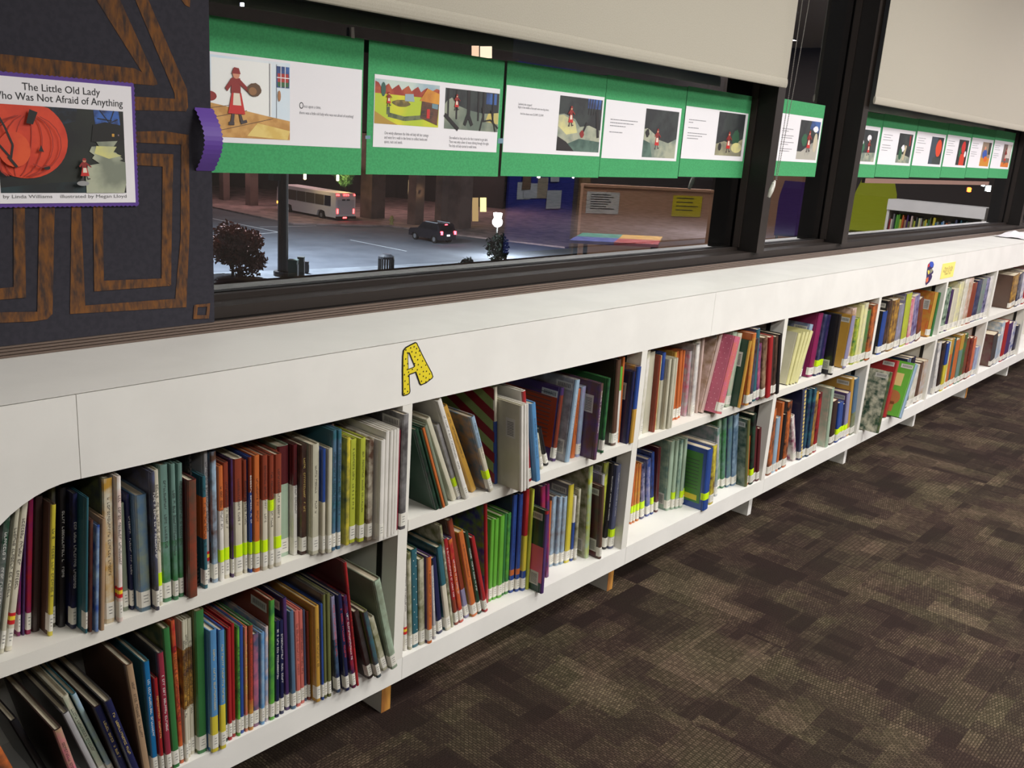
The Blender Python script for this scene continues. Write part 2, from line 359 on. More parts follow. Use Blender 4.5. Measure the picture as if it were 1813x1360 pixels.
def cover_mesh(t, h, d, spine, face):
    # spine: list of (fraction from top where band ends, material)
    q = MB(); O = outer(t, d); I = inner(t, d, .0024)
    zs = [h]; ms = []
    for fr_, m in spine: zs.append(h*(1-fr_)); ms.append(m)
    zs[-1] = 0
    n = len(O)
    for z in zs:
        q.v += [(x, y, z) for x, y in O] + [(x, y, z) for x, y in I]
    for k, m in enumerate(ms):
        A = k*2*n; B = (k+1)*2*n
        for i in range(n-1):
            mm = m if 3 <= i <= 10 else (face if face else m)
            q.f.append((A+i, B+i, B+i+1, A+i+1)); q.m.append(q.mi(mm))
            q.f.append((A+n+i, A+n+i+1, B+n+i+1, B+n+i)); q.m.append(q.mi(mm))
        for i in (0, n-1):
            q.f.append((A+i, A+n+i, B+n+i, B+i)); q.m.append(q.mi(face or m))
    for lev, m in ((0, ms[0]), (len(zs)-1, ms[-1])):
        A = lev*2*n
        for i in range(n-1):
            q.f.append((A+i, A+i+1, A+n+i+1, A+n+i)); q.m.append(q.mi(face or m))
    return q
def wrap(t, z0, z1, dep, m, marks=None, o=.00025):
    q = MB(); O = outer(t, dep, o+.0002); I = outer(t, dep, o*.3); n = len(O)
    for z in (z0, z1): q.v += [(x, y, z) for x, y in O] + [(x, y, z) for x, y in I]
    k = q.mi(m)
    for i in range(n-1):
        for f in ((i, 2*n+i, 2*n+i+1, i+1), (i, i+1, n+i+1, n+i), (2*n+i, 3*n+i, 3*n+i+1, 2*n+i+1)):
            q.f.append(f); q.m.append(k)
    if marks:
        mm = q.mi(marks); yo = -.0001-o-.0004
        for j in range(3):
            zz = z1-(z1-z0)*(.25+.2*j); w_ = t*random.uniform(.25, .5); xx = t*.5-w_/2
            q.poly([(xx, yo, zz-.0011), (xx+w_, yo, zz-.0011), (xx+w_, yo, zz), (xx, yo, zz)], marks)
    return q
def lettering(t, z0, z1, m):
    q = MB(); y = -.0004; z = z1; cw = min(.0036, t*.42)      # letters run down the spine
    xa = t*.5-cw/2
    while z > z0+.004:
        lw_ = random.uniform(.0025, .0042)
        if random.random() < .16: z -= .004; continue
        s = .0007
        q.poly([(xa, y, z-s), (xa+cw, y, z-s), (xa+cw, y, z), (xa, y, z)], m)
        r_ = random.random()
        if r_ < .7: q.poly([(xa+cw-s, y, z-lw_), (xa+cw, y, z-lw_), (xa+cw, y, z-s), (xa+cw-s, y, z-s)], m)
        if r_ > .3: q.poly([(xa, y, z-lw_), (xa+s, y, z-lw_), (xa+s, y, z-s), (xa, y, z-s)], m)
        if random.random() < .5: q.poly([(xa+s, y, z-lw_), (xa+cw-s, y, z-lw_), (xa+cw-s, y, z-lw_+s), (xa+s, y, z-lw_+s)], m)
        z -= lw_+.0014
    return q
def barcode(d, h, spots):
    q = MB(); x = -.0005
    for (y, z, wy, hz, vert) in spots:
        q.box((x, y, z), (-.0001, y+wy, z+hz), M_bar)
        n = 9
        for i in range(n):
            if vert:
                zz = z+hz*(.12+.76*i/n); q.poly([(x-.0002, y+wy*.85, zz), (x-.0002, y+wy*.15, zz), (x-.0002, y+wy*.15, zz+hz*.03+random.random()*.0006), (x-.0002, y+wy*.85, zz+hz*.03)], M_ink)
            else:
                yy = y+wy*(.1+.8*i/n); q.poly([(x-.0002, yy+wy*.04, z+hz*.25), (x-.0002, yy, z+hz*.25), (x-.0002, yy, z+hz*.8), (x-.0002, yy+wy*.04, z+hz*.8)], M_ink)
    return q
ROWZ = {'U': MT, 'B': BT}
bay_words = {-1: 'nearest bay', 0: 'second bay', 1: 'third bay', 2: 'fourth bay', 3: 'fifth bay', 4: 'sixth bay', 5: 'seventh bay'}
BOOKS = []
def parse_spine(s):
    bands = []; parts = s.split('/')
    for i, p_ in enumerate(parts):
        code = p_; fr_ = 1.0
        if '@' in p_: code, f = p_.split('@'); fr_ = float(f)/100
        bands.append((fr_, code))
    bands[-1] = (1.0, bands[-1][1])
    return bands
def shelf(row, bay, data, xmin, xmax):
    Z = ROWZ[row]; zmax = (.896 if row == 'U' else MBZ-.003) - Z
    items = []
    for line in data.strip().splitlines():
        f = line.split()
        px = float(f[0]); py = f[1]; tx, ty, pw = float(f[2]), float(f[3]), float(f[4]); spec = f[5]; fl = f[6] if len(f) > 6 else ''
        if py == '-': Y = random.uniform(.004, .012)
        elif py[0] == 'y': Y = float(py[1:])
        else: Y = max(-.07, min(.09, atz(px, float(py), Z).y))
        tp = at(tx, ty, Y)
        if row == 'U' and Y < .0215 and tp.z > ZB-.006:
            Y = .0235; tp = at(tx, ty, Y)
        if row == 'U' and bay == -1 and px < 140 and Y < .024: Y = .024; tp = at(tx, ty, Y)
        x0 = xat(px, Y, Z); x1 = xat(px+pw, Y, Z)
        t = max(.0035, (x1-x0)*.915-.0006)
        dx = tp.x-x0; h = math.hypot(dx, tp.z-Z); a = math.atan2(dx, tp.z-Z)
        if abs(a) < math.radians(1.6): a = 0.0
        h = min(h, zmax/math.cos(a)-.003 - t*abs(math.sin(a)))
        items.append([x0, t, h, a, Y, spec, fl])
    # neighbours may not run through each other: least-moved positions at the foot and at a reference height
    ZR = .225; G = .0015
    wd = [it[1]/math.cos(it[3])+G for it in items]; room = xmax-xmin-.003
    tot = sum(wd)
    if tot > room:
        k = (room-G*len(items))/(tot-G*len(items)); 
        for it in items: it[1] *= k
        wd = [it[1]/math.cos(it[3])+G for it in items]
    def pav(pos, lo, hi):
        cum = 0; y_ = []
        for p_, w_ in zip(pos, wd): y_.append(p_-cum); cum += w_
        bl = []
        for v in y_:
            bl.append([v, 1])
            while len(bl) > 1 and bl[-2][0] > bl[-1][0]:
                v2, n2 = bl.pop(); v1, n1 = bl.pop(); bl.append([(v1*n1+v2*n2)/(n1+n2), n1+n2])
        r_ = [v for v, n_ in bl for _ in range(n_)]
        hi2 = hi-cum
        r_ = [min(max(v, lo), hi2) for v in r_]
        cum = 0; o_ = []
        for v, w_ in zip(r_, wd): o_.append(v+cum); cum += w_
        return o_
    B0 = pav([it[0] for it in items], xmin+.0028, xmax-.0016)
    T0 = pav([b_+ZR*math.tan(it[3]) for b_, it in zip(B0, items)], xmin+.0028, xmax-.0016)
    for it, b_, t_ in zip(items, B0, T0):
        it[0] = b_; a_ = math.atan2(t_-b_, ZR); w_ = it[1]
        if a_ > 0: a_ = min(a_, math.atan2(max(0, xmax-.001-w_-b_), it[2]))
        elif a_ < 0: a_ = max(a_, math.atan2(min(0, xmin+.001-b_), it[2]))
        it[3] = a_ if abs(a_) > .003 else 0.0
        it[2] = min(it[2], (zmax-.004-it[1]*abs(math.sin(it[3])))/math.cos(it[3]))
        if row == 'B' and bay == 0 and it is items[0]: it[0] += .0012; it[1] -= .0022
        if it[2] > ZR+.01 and row == 'U': pass
    def left(it, z): return it[0] + (z - (it[1]*math.sin(it[3]) if it[3] > 0 else 0))*math.tan(it[3])
    for p_, c_ in zip(items, items[1:]):
        zc = min(p_[2]*math.cos(p_[3]), c_[2]*math.cos(c_[3]))
        if zc > ZR and left(p_, zc)+p_[1]/math.cos(p_[3])+.0006 > left(c_, zc):
            q_ = p_ if p_[2] <= c_[2] else c_; lo_, hi_ = ZR-.01, zc
            for _ in range(12):
                m_ = (lo_+hi_)/2
                if left(p_, m_)+p_[1]/math.cos(p_[3])+.0006 > left(c_, m_): hi_ = m_
                else: lo_ = m_
            q_[2] = lo_/math.cos(q_[3])
    n = len(items)
    for i, it in enumerate(items): BOOKS.append(dict(row=row, bay=bay, i=i, n=n, it=it))
def main_word(spec, fl):
    b = parse_spine(spec.split('|')[0]); prev = 0; best = None; bl = -1
    for fr_, c in b:
        if fr_-prev > bl: bl = fr_-prev; best = c
        prev = fr_
    if 'y' == best: pass
    if '~' in best:
        x, y_ = best.split('~'); return CT[x][0]+' and '+CT[y_][0]
    return CT[best][0]
def make_books():
    for i, B in enumerate(BOOKS):
        it = B['it']; B['w'] = main_word(it[5], it[6])
        spec = it[5].split('|')[0]; bands = parse_spine(spec)
        t = it[1]; B['size'] = 'thin ' if t < .0085 else ('thick ' if t > .02 else '')
        ft = ''
        if len(bands) > 1:
            if CT[bands[0][1].split('~')[0]][0] != B['w'] and bands[0][0] < .5: ft = ' with '+CT[bands[0][1].split('~')[0]][0]+' spine top'
            elif CT[bands[-1][1].split('~')[0]][0] != B['w']: ft = ' with '+CT[bands[-1][1].split('~')[0]][0]+' spine foot'
        fl = it[6]
        if 'n' in fl: ft = ' with neon tape'
        if 'r' in fl: ft = ' with red-yellow tape band'
        if 'd' in fl: ft = ' with pale dots'
        if 'g' in fl: ft = ' with gold dots'
        if 'b' in fl or 'B' in fl: ft = ft or ' showing barcode'
        B['ft'] = ft; B['lean'] = 'leaning ' if abs(it[3]) > .1 else ''
    def lab(B, j):
        sh = ('upper' if B['row'] == 'U' else 'lower')+' shelf, '+bay_words[B['bay']]
        f1 = lambda k: CT[parse_spine(BOOKS[k]['it'][5].split('|')[0])[0][1].split('~')[0]][0]
        L_ = f1(j-1) if B['i'] > 0 else None; R_ = f1(j+1) if B['i'] < B['n']-1 else None
        if L_ and R_: nb = 'between %s and %s ones' % (L_, R_) if L_ != R_ else 'between two %s ones' % L_
        elif R_: nb = 'leftmost, beside %s one' % R_
        else: nb = 'rightmost, beside %s one' % L_
        wc = lambda q: len(q.replace('-', ' ').split())
        for le, sz, ft, n2 in ((B['lean'], B['size'], B['ft'], nb), ('', B['size'], B['ft'], nb), ('', '', B['ft'], nb), ('', B['size'], '', nb), ('', '', '', nb.replace(' ones', '').replace(' one', ''))):
            s = '%s%s%s book%s, %s, %s' % (le, sz, B['w'], ft, n2, sh)
            if wc(s) <= 15: return s
        return s
    labs = [lab(B, j) for j, B in enumerate(BOOKS)]
    cnt = {}
    for s in labs: cnt[s] = cnt.get(s, 0)+1
    seen = {}; ordw = ['leftmost', 'second', 'third', 'fourth', 'fifth', 'sixth', 'seventh', 'eighth']
    for j, s in enumerate(labs):
        if cnt[s] > 1:
            k = seen.get(s, 0); seen[s] = k+1
            pre = ordw[k] if k < cnt[s]-1 else 'rightmost'
            labs[j] = pre+' '+s if k in (0,) or k == cnt[s]-1 else pre+' '+s
    for j, B in enumerate(BOOKS):
        x0, t, h, a, Y, spec, fl = B['it']; Z = ROWZ[B['row']]
        parts = spec.split('|'); bands = [(f, bmat(c)) for f, c in parse_spine(parts[0])]
        face = bmat(parts[1]) if len(parts) > 1 else None
        d = min(.262-Y, random.uniform(.19, .225)) if 'w' not in fl else .255-Y
        r = empty('book', (x0, Y, Z + (t*math.sin(a) if a > 0 else 0)+.0003)); r.rotation_euler = (0, a, 0)
        tag(r, labs[j], 'book', 'books on the %s shelf of the %s' % ('upper' if B['row'] == 'U' else 'lower', bay_words[B['bay']]))
        cover_mesh(t, h, d, bands, face).build('cover', r)
        ib = min(.0024, t*.22)+.0001
        bx('pages', (ib, ib+.0016, .003), (t-ib, d-.003, h-.0035), M_page, r)
        zl = .008
        if 'x' not in fl and t > .004:
            wrap(t, zl, zl+.030, .013, M_lab, M_ink).build('spine_label', r)
        if 'n' in fl: wrap(t, zl+.031, zl+.056, .015, M_neon).build('neon_tape', r)
        if 'N' in fl: wrap(t, h*.52, h*.52+.022, .006, M_neon).build('neon_tape', r)
        if 'r' in fl:
            q = wrap(t, .045, .052, .012, M_ry[0]); 
            for (za, zb, mm) in ((.0521, .059, M_ry[1]), (.0591, .0645, M_ry[0])):
                q2 = wrap(t, za, zb, .012, mm); o_ = len(q.v); q.v += q2.v; q.f += [tuple(v+o_ for v in f) for f in q2.f]; q.m += [q.mi(mm)]*len(q2.f)
            q.build('striped_tape', r)
        for k in 'tTYR':
            if k in fl and t > .0045 and B['bay'] < 5:
                lo_ = .1 if 'n' in fl or 'r' in fl else .055
                z0 = max(lo_, h*random.uniform(.26, .4)); lettering(t, z0, h*random.uniform(.8, .93), M_tt[k]).build('lettering', r); break
        sp = []
        if 'b' in fl or 'B' in fl: sp.append((.012, h-.032, .055, .02, False))
        if 'B' in fl or 'v' in fl: sp.append((.014, .02, .03, .04, True))
        if 'V' in fl: sp.append((.02, h*.6, .03, .05, True))
        for s1 in sp: barcode(d, h, [s1]).build('barcode_label', r)
        if 'd' in fl or 'g' in fl or 's' in fl:
            q = MB(); md = {'d': M_dots, 'g': M_tt['Y'], 's': M_tt['T']}['d' if 'd' in fl else 'g' if 'g' in fl else 's']
            def disc(c, u, v, rr): q.poly([Vector(c)+Vector(u)*rr*math.cos(k_*math.pi/4)+Vector(v)*rr*math.sin(k_*math.pi/4) for k_ in range(8)], md)
            nz_ = int(h/.017)
            for k_ in range(nz_):
                zz = .012+k_*.017
                if 'g' in fl: disc((t*.5, -.0006, zz), (1, 0, 0), (0, 0, 1), t*.22)
                else:
                    if t > .008: disc((t*(.3 if k_ % 2 else .7), -.0006, zz), (1, 0, 0), (0, 0, 1), .0013)
                    for yy in range(5): disc((-.0004, .018+.018*yy+(.009 if k_ % 2 else 0), zz), (0, -1, 0), (0, 0, 1), .0014)
            q.build('dots', r)
        if 'z' in fl:      # diagonal red stripes on the back cover
            q = MB(); mz = mat('cover_dark_red', (130, 28, 36), .35); n_ = 5
            def zclip(pts, lim, sg):
                o_ = []
                for (p0, p1) in zip(pts, pts[1:]+pts[:1]):
                    i0 = sg*(p0[2]-lim) <= 0; i1 = sg*(p1[2]-lim) <= 0
                    if i0: o_.append(p0)
                    if i0 != i1:
                        f_ = (lim-p0[2])/(p1[2]-p0[2]); o_.append(tuple(p0[j_]+f_*(p1[j_]-p0[j_]) for j_ in range(3)))
                return o_
            for k_ in range(-3, 6):
                za = k_*.056; pts = [(-.0003, .002, za), (-.0003, .002, za+.028), (-.0003, d-.004, za+.028+.11), (-.0003, d-.004, za+.11)]
                pts = zclip(zclip(pts, h-.003, 1), .003, -1)
                if len(pts) > 2: q.poly(pts, mz)
            q.build('red_stripes', r)
        if 'i' in fl:      # framed back cover with rows of small print
            q = MB(); mg = mat('green_cover_panel', (70, 130, 55), .4); q.box((-.0006, .018, .022), (-.0001, d-.02, h-.018), mg)
            q.box((-.0011, .03, .03), (-.0006, .085, .05), mat('yellow_panel', (220, 200, 50), .4))
            for k_ in range(9): q.box((-.0009, .03, h*.32+k_*.013), (-.0006, d-.035-random.random()*.05, h*.32+k_*.013+.002), M_ink)
            q.build('back_cover_panel', r)
        if 'q' in fl:      # orange panel with print on the back cover
            q = MB(); mg = mat('orange_cover_panel', (176, 66, 30), .4); q.box((-.0006, .012, .035), (-.0001, d-.012, h-.03), mg)
            for k_ in range(12): q.box((-.0009, .03, h*.3+k_*.011), (-.0006, d-.04-random.random()*.05, h*.3+k_*.011+.002), M_ink)
            q.build('back_cover_panel', r)
        if 'k' in fl:      # pink lower half
            q = MB(); mg = mat('pink_cover_panel', (214, 92, 116), .4)
            q.poly([(-.0003, d, .03), (-.0003, .002, .03), (-.0003, .002, h*.56), (-.0003, d*.35, h*.56), (-.0003, d*.6, h*.5), (-.0003, d, h*.45)][::-1], mg); q.build('pink_panel', r)
        if 'o' in fl:      # brown animal on the back cover
            q = MB(); mg = mat('brown_animal_print', (168, 104, 56), .5); mp_ = mat('tan_print_panel', (214, 190, 120), .5)
            q.box((-.0005, .04, h*.55), (-.0001, .085, h*.78), mp_)
            cy, cz = .06, h*.33
            q.poly([(-.0006, cy+.034*math.cos(-k_*math.pi/8), cz+.036*math.sin(-k_*math.pi/8)) for k_ in range(16)], mg)
            q.poly([(-.0006, cy+.012, cz-.07), (-.0006, cy-.012, cz-.07), (-.0006, cy-.014, cz-.02), (-.0006, cy+.014, cz-.02)][::-1], mg); q.build('animal_print', r)
        if 'f' in fl:      # the word if, on a back cover
            tx_ = text('cover_lettering', 'if', 0, 0, 0, .02, .022, M_ink, r); tx_.rotation_euler = (0, 0, -math.pi/2); tx_.location = (-.0006, .07, h*.82)
        if 'c' in fl:      # comb binding
            q = MB(); n_ = int(h/.0085)
            for k_ in range(n_): q.box((t*.1, -.0035, .004+k_*.0085), (t*.9, .0006, .009+k_*.0085), M_black)
            q.build('comb_binding', r)
D = {}
D['U', -1] = '''
-14 1185 10 912 16 dgn~gry xT
-3 1166 28 903 11 ivy t
9 1164 42 890 14 cre|lpk rt
31 1128 50 960 7 mag~pur
41 1126 52 885 5 pur x
47 1125 57 880 11 mag~red
62 1120 66 880 16 dbr x
80 1130 79 898 10 yel|brn t
96 1111 94 864 10 dgr~olv
108 1112 105 866 14 blk xT
135 1126 132 875 11 nvy~blk T
147 1124 147 884 6 tea
154 1122 152 925 8 brn~mrn x
164 1122 162 934 8 blu~lbl x
174 1120 170 923 9 tan x
188 1106 190 848 20 cre~gld|olv~dgr t
210 1103 200 847 10 lpk~wht rt
223 1082 214 892 12 gng
236 1080 230 875 7 nvy T
247 1086 243 879 23 stb~gng|stb
272 1084 266 838 8 dgr~slt T
281 1074 276 833 10 cre nt
291 1068 289 824 17 bgn@55/grn~bgn t
309 1064 308 822 10 bgn@55/grn~bgn t
320 1058 320 821 10 bgn@55/grn~bgn t
334 1061 332 853 18 brn~rst|mrn x
353 1052 336 804 5 blk xc
358 1045 354 846 8 tea@18/org@55/tea Tt
366 1042 362 797 8 lgr rt
379 1033 378 800 11 lbl~brn|brn~stb
391 1030 392 826 10 org@38/wht nt
401 1025 402 819 11 rst@38/cre nt
412 1023 410 815 5 pur~dbr
419 1021 419 813 17 rst@36/cre|cre nt
436 1015 435 815 7 rst@36/cre nt
443 1015 442 810 6 rst@30/blu|blu nT
449 1015 450 808 12 org nt
461 1013 464 808 12 rst@38/cre nt
474 1009 477 808 10 rst@40/cre Nt
486 1005 489 806 14 rst@34/cre nt
501 986 501 795 7 rst@30/wht nt
509 983 510 788 21 mrn@34/pgr|gng~pgr
532 980 532 786 9 mrn@36/wht t
542 981 542 788 12 dbr~brn Y
555 983 556 788 15 ivy t
570 981 572 797 7 blu@50/cre
577 981 577 797 9 ivy
588 976 589 764 8 stb~tea|tea t
596 974 597 763 8 stb~tea t
604 973 605 748 9 brn@25/slt~brn|nvy
614 966 615 777 8 yel~olv x
624 961 625 779 13 lim t
637 960 638 778 12 lim t
650 958 651 781 12 brn~cre
662 962 664 784 10 wht
672 957 674 768 8 wht x
680 954 681 767 7 wht x
686 951 687 765 6 wht x
691 948 692 763 5 wht x
696 944 697 762 4 wht x
700 940 701 764 5 crs x
706 940 708 737 12 dgr~gry B
'''
D['B', -1] = '''
60 y.03 -42 1322 18 org~brn|dbr x
98 y.075 18 1280 14 blk|blk x
151 1440 96 1296 15 tan~pnk|dbr xt
178 1398 118 1262 12 lgr|dgr
196 1380 116 1236 13 ivy~pgr|ivy t
206 1379 129 1232 10 lbl~pgr|tea
228 1385 172 1253 14 nvy|dbr xY
246 1384 189 1244 14 nvy|dgr xY
258 1379 224 1180 14 tan|brn xt
268 1376 250 1176 12 cya|tea T
279 1374 266 1206 8 red Y
291 1371 273 1161 12 crs|dgr T
304 1364 284 1117 14 grn|olv~dgn
320 1353 303 1101 9 org~red t
327 1351 314 1104 7 ivy@20/brn~gld@62/cre t
334 1342 323 1100 7 ivy@20/brn~gld@62/cre t
343 1335 332 1097 9 ivy@20/brn~gld@62/cre t
354 1336 344 1085 18 grn|olv
372 1336 364 1122 15 sky@70/yel|sky Y
388 1330 385 1119 12 sky@62/yel|blu Y
400 - 399 1117 5 dgn
405 - 403 1114 8 red
413 - 411 1106 7 red
421 - 419 1112 6 lgn~grn t
427 - 425 1110 8 blu|blu
435 - 432 1112 6 sal~gld Y
441 - 438 1110 9 rst@70/gld~red|grn R
450 - 449 1125 12 slt~pnk|slt
462 - 461 1123 8 sky~lbl
471 - 469 1112 7 lpk~sky
478 - 474 1066 10 lgn~grn|rst b
488 - 486 1103 8 nvy T
497 - 495 1101 8 nvy T
508 - 505 1059 8 pur|nvy b
518 - 515 1084 9 stb
527 - 526 1082 9 sal t
537 - 535 1081 8 sal t
546 - 544 1079 5 slt
551 - 550 1081 5 rst
556 1247 554 1077 9 gld t
566 1243 563 1073 5 blu
572 1239 569 1055 6 olv|dgr V
578 1237 574 1055 7 olv
597 1228 580 1061 8 lav@44/nvy~stb|dgr R
613 1225 597 1057 8 nvy R
625 1220 606 1059 8 nvy~red T
632 1216 590 1000 5 red|mrn xt
655 1203 622 1090 10 dbr~dgr|dbr
667 1203 637 1090 9 dgr~tea|olv
684 1187 658 1097 11 ivy~olv|ivy
702 1183 671 1028 13 gng~pgr|gng
'''  # black book, second from left, is added to darken the unlit shelf end
D['U', 0] = '''
773 904 731 766 7 dgn~blk|dgn x
780 902 741 765 4 dgn x
785 900 745 761 5 org|dgn x
790 897 750 757 6 gng x
803 888 756 744 9 ivy~cre|ivy x
812 885 774 754 7 lgr~gry n
823 886 771 713 9 wht t
836 873 784 724 10 gld xt
868 872 834 741 8 lbl@40/cre|stb~tan nt
877 870 878 685 6 cre@35/blu|pgn xz
922 872 922 720 5 wht|ivy xV
928 870 928 718 5 wht x
934 866 933 717 4 wht x
939 853 929 693 6 red|wht T
948 855 938 718 9 sky xt
958 832 950 770 6 ivy t
967 826 953 762 6 blk
979 818 995 688 6 pur@10/rst@84/pur|pur qb
1002 820 1021 674 8 lbl|gry~lgr BxT
1012 812 1024 690 8 org xt
1021 810 1031 686 8 lav~lbl
1050 816 1062 681 6 brn~pur|brn~pur VxT
1065 803 1078 671 5 dgn~grn|grn
1088 789 1101 636 8 brn|dbr
1095 785 1104 650 6 lgn@30/wht
1101 782 1109 632 4 org x
1113 785 1128 658 5 nvy|nvy Vx
1118 785 1132 650 7 blu@55/gld|blu~gld x
'''
D['B', 0] = '''
716 1154 722 963 8 wht rt
725 1152 731 974 6 ivy~olv
732 1148 736 972 12 tea|dgn s
745 1143 750 989 11 ivy~olv|olv
757 1142 759 987 8 org|pur t
768 1133 766 994 6 blk@5/lgr|blk T
776 1124 766 990 10 nvy|nvy
791 1118 767 976 10 tea@45/cre|tea~dgn
800 1112 770 938 5 ivy~olv xt
807 1108 776 963 7 red@70/rst|slt T
815 1104 786 963 8 red~org|pur T
826 1095 786 930 9 rst@70/lav|brn
837 1094 800 954 10 org|gld t
847 1089 818 949 7 dgn|dgn T
859 1085 830 958 7 red
864 1068 862 891 5 red|blu~lgn x
866 1066 872 921 7 lgn|lgn
873 1063 880 920 8 lgn|lgn
882 1060 888 915 9 lgn|lgn
892 1054 896 911 5 grn
897 1052 902 910 7 grn~lgn
905 1050 911 878 8 blu@76/org@82/blu|nvy t
913 1049 920 877 7 blu@76/org@82/blu|nvy t
921 1049 928 870 7 red@45/yel@80/blu
930 1046 944 868 5 lim x
951 1056 958 910 6 red@4/pur|dgn Bxk
959 1027 960 863 8 crs~mag|pur x
967 1024 968 860 6 pur~mag x
970 1006 976 888 4 org
975 1004 982 880 8 lbl~gry|gry
984 1003 992 881 7 lbl~gry
991 1001 999 882 7 lbl~gry
999 999 1007 861 9 yel|gry b
1009 995 1018 880 5 wht@40/blu
1017 993 1021 870 5 ivy~olv
1037 990 1045 827 7 pgr~lim|ivy~olv xv
1061 991 1067 863 5 brn|dbr~mrn B
1069 976 1078 838 5 lgr|lav~gry xV
1077 967 1091 814 8 lim~olv|olv b
1086 966 1100 816 6 blk T
1094 966 1106 821 8 slt|slt nT
'''
D['U', 1] = '''
1131 773 1146 621 7 wht~ivy
1139 768 1153 620 14 ivy|ivy x
1154 767 1169 631 4 rst x
1160 762 1173 630 6 pyl~gld x
1167 760 1176 626 6 blu@35/ivy x
1173 762 1184 638 5 ivy x
1178 762 1188 638 5 ivy x
1183 760 1192 637 4 ivy x
1187 750 1196 625 4 gld
1191 745 1199 623 5 org
1196 744 1205 622 5 org
1201 741 1211 622 4 org
1206 736 1217 623 5 lpk~lgr
1212 738 1222 623 5 lgr~pnk x
1218 740 1228 613 7 wht~lgr
1226 733 1238 600 8 lgr~ivy
1234 732 1247 597 3 lpk x
1247 y.022 1288 588 5 lpk|lpk~tan xb
1260 y-.025 1297 603 11 sal~pnk|pnk d
1271 726 1306 612 4 gld x
1276 724 1306 590 8 pgr
1285 722 1312 592 8 pgr~ivy
1308 723 1325 603 4 gld|dgn Vx
1321 719 1341 590 6 gld~org|org
1326 717 1338 598 6 dbr~slt
1333 712 1342 584 6 tea|slt
1339 709 1346 610 6 pur~pnk
1350 707 1350 603 7 brn~tan
1358 706 1358 603 7 red x
1366 701 1365 604 6 dbr
1372 699 1372 601 6 brn~blk
1380 697 1380 597 5 blk x
'''
D['B', 1] = '''
1116 920 1124 822 4 org n
1121 919 1128 822 4 org~gld n
1127 917 1133 822 5 org~gld n
1135 915 1137 823 7 nvy~lav nT
1145 911 1147 815 7 blu~lav T
1153 907 1155 803 5 blu~nvy n
1161 903 1167 794 5 mrn|mrn
1181 905 1193 782 7 pgr|bgn~pgr v
1190 903 1200 781 5 pgr n
1197 902 1206 781 5 pgr~bgn
1203 901 1211 780 5 pgr n
1210 894 1217 778 4 nvy|wht n
1242 907 1252 799 10 blu|blu nxi
1256 895 1264 790 8 yel~brn|lgr
1266 880 1271 760 5 lgr~bgn
1272 866 1276 742 6 grn~pgr|olv~grn
1282 864 1286 741 6 grn~bgn
1291 862 1297 736 7 stb~bgn|pur~stb v
1300 860 1306 735 8 stb~lbl|stb
1330 858 1337 740 4 olv|gng~dgn xb
1334 854 1340 768 4 org
1339 854 1344 733 6 dgn~blk n
1345 849 1349 756 6 mrn
1352 847 1356 756 5 mrn
'''
D['U', 2] = '''
1388 676 1396 579 8 pyl|ivy x
1391 684 1413 592 4 pyl|ivy x
1395 684 1419 591 4 pyl x
1399 683 1425 591 4 pyl x
1403 682 1431 590 5 pyl x
1413 672 1440 578 6 lbl@45/gry|stb~lav b
1431 669 1452 556 9 mag|mag
1442 667 1461 558 4 nvy~slt n
1446 665 1466 558 4 nvy n
1450 664 1470 557 4 nvy~pur n
1471 665 1481 561 4 blk|blk v
1493 653 1511 560 6 lav|gld b
1503 646 1519 545 7 tan~lpk
1511 645 1526 563 6 lim~grn
1519 642 1534 540 5 pyl
1524 641 1541 536 6 pyl~ivy
1531 638 1544 549 8 grn~olv
1541 636 1554 540 8 org~brn
'''
D['U', 3] = '''
1553 - 1566 552 8 blu|blk
1561 - 1574 534 8 blk~brn|blk b
1570 - 1584 533 12 brn~gld|tan
1583 - 1596 540 9 gry~lav
1594 - 1608 521 10 lim|lav b
1605 - 1616 530 6 pnk~lpk
1612 - 1622 526 9 lav~pur|lav
1622 - 1628 533 8 brn~rst
1641 - 1658 519 6 gld|org~gld V
1648 - 1664 519 3 grn x
'''
D['U', 4] = '''
1666 - 1682 510 15 pgr~dgn|grn~gng
1682 - 1695 512 5 pur~blk
1688 - 1699 511 10 ivy~cre
1699 - 1709 500 9 pyl~ivy
1708 - 1717 497 8 ivy~wht
1717 - 1727 494 8 tan~lpk
1726 - 1734 502 10 rst|brn
1738 - 1748 495 10 nvy~slt|nvy b
1751 - 1764 489 8 gry~bgn|gry
1760 - 1770 490 6 lav~nvy
1767 - 1777 486 6 wht~lgr
'''
D['U', 5] = '''
1786 - 1797 489 11 brn~gld|brn
1798 - 1808 486 6 nvy~gry
1805 - 1814 484 7 lav~wht
1813 - 1822 483 7 red
'''
D['B', 2] = '''
1359 - 1369 728 8 brn~org
1367 - 1378 741 7 lbl
1374 - 1385 715 4 org
1378 - 1390 735 6 blk
1386 - 1397 713 7 org~dbr|dgr
1406 817 1403 740 6 wht~mag
1414 - 1422 691 7 slt|nvy g
1422 - 1436 690 5 nvy~tea
1427 - 1442 690 5 nvy~tea
1433 - 1446 696 6 brn~gld
1440 - 1452 698 6 red~mrn
1462 - 1474 689 5 pgr|ivy~pgr fx
1469 - 1483 709 9 dbr|mrn
1482 - 1490 713 5 blu n
1488 - 1495 712 6 blu n
1496 - 1505 712 5 nvy n
1509 - 1515 693 6 lav|pur nb
1517 - 1522 670 5 gld|gld b
1523 - 1529 670 7 stb@60/gng~olv|stb
'''
D['B', 3] = '''
1553 769 1578 661 4 dgn~olv|dgn~ivy bx
1568 - 1592 640 5 red|red bx
1590 y-.05 1620 650 5 lbl|lgn bxo
1602 - 1622 632 6 lbl~slt|nvy
1610 - 1631 629 9 nvy~blk
1620 - 1640 644 11 ivy~wht
1632 - 1650 636 7 brn|brn
1640 - 1656 633 9 tan~lgr
'''
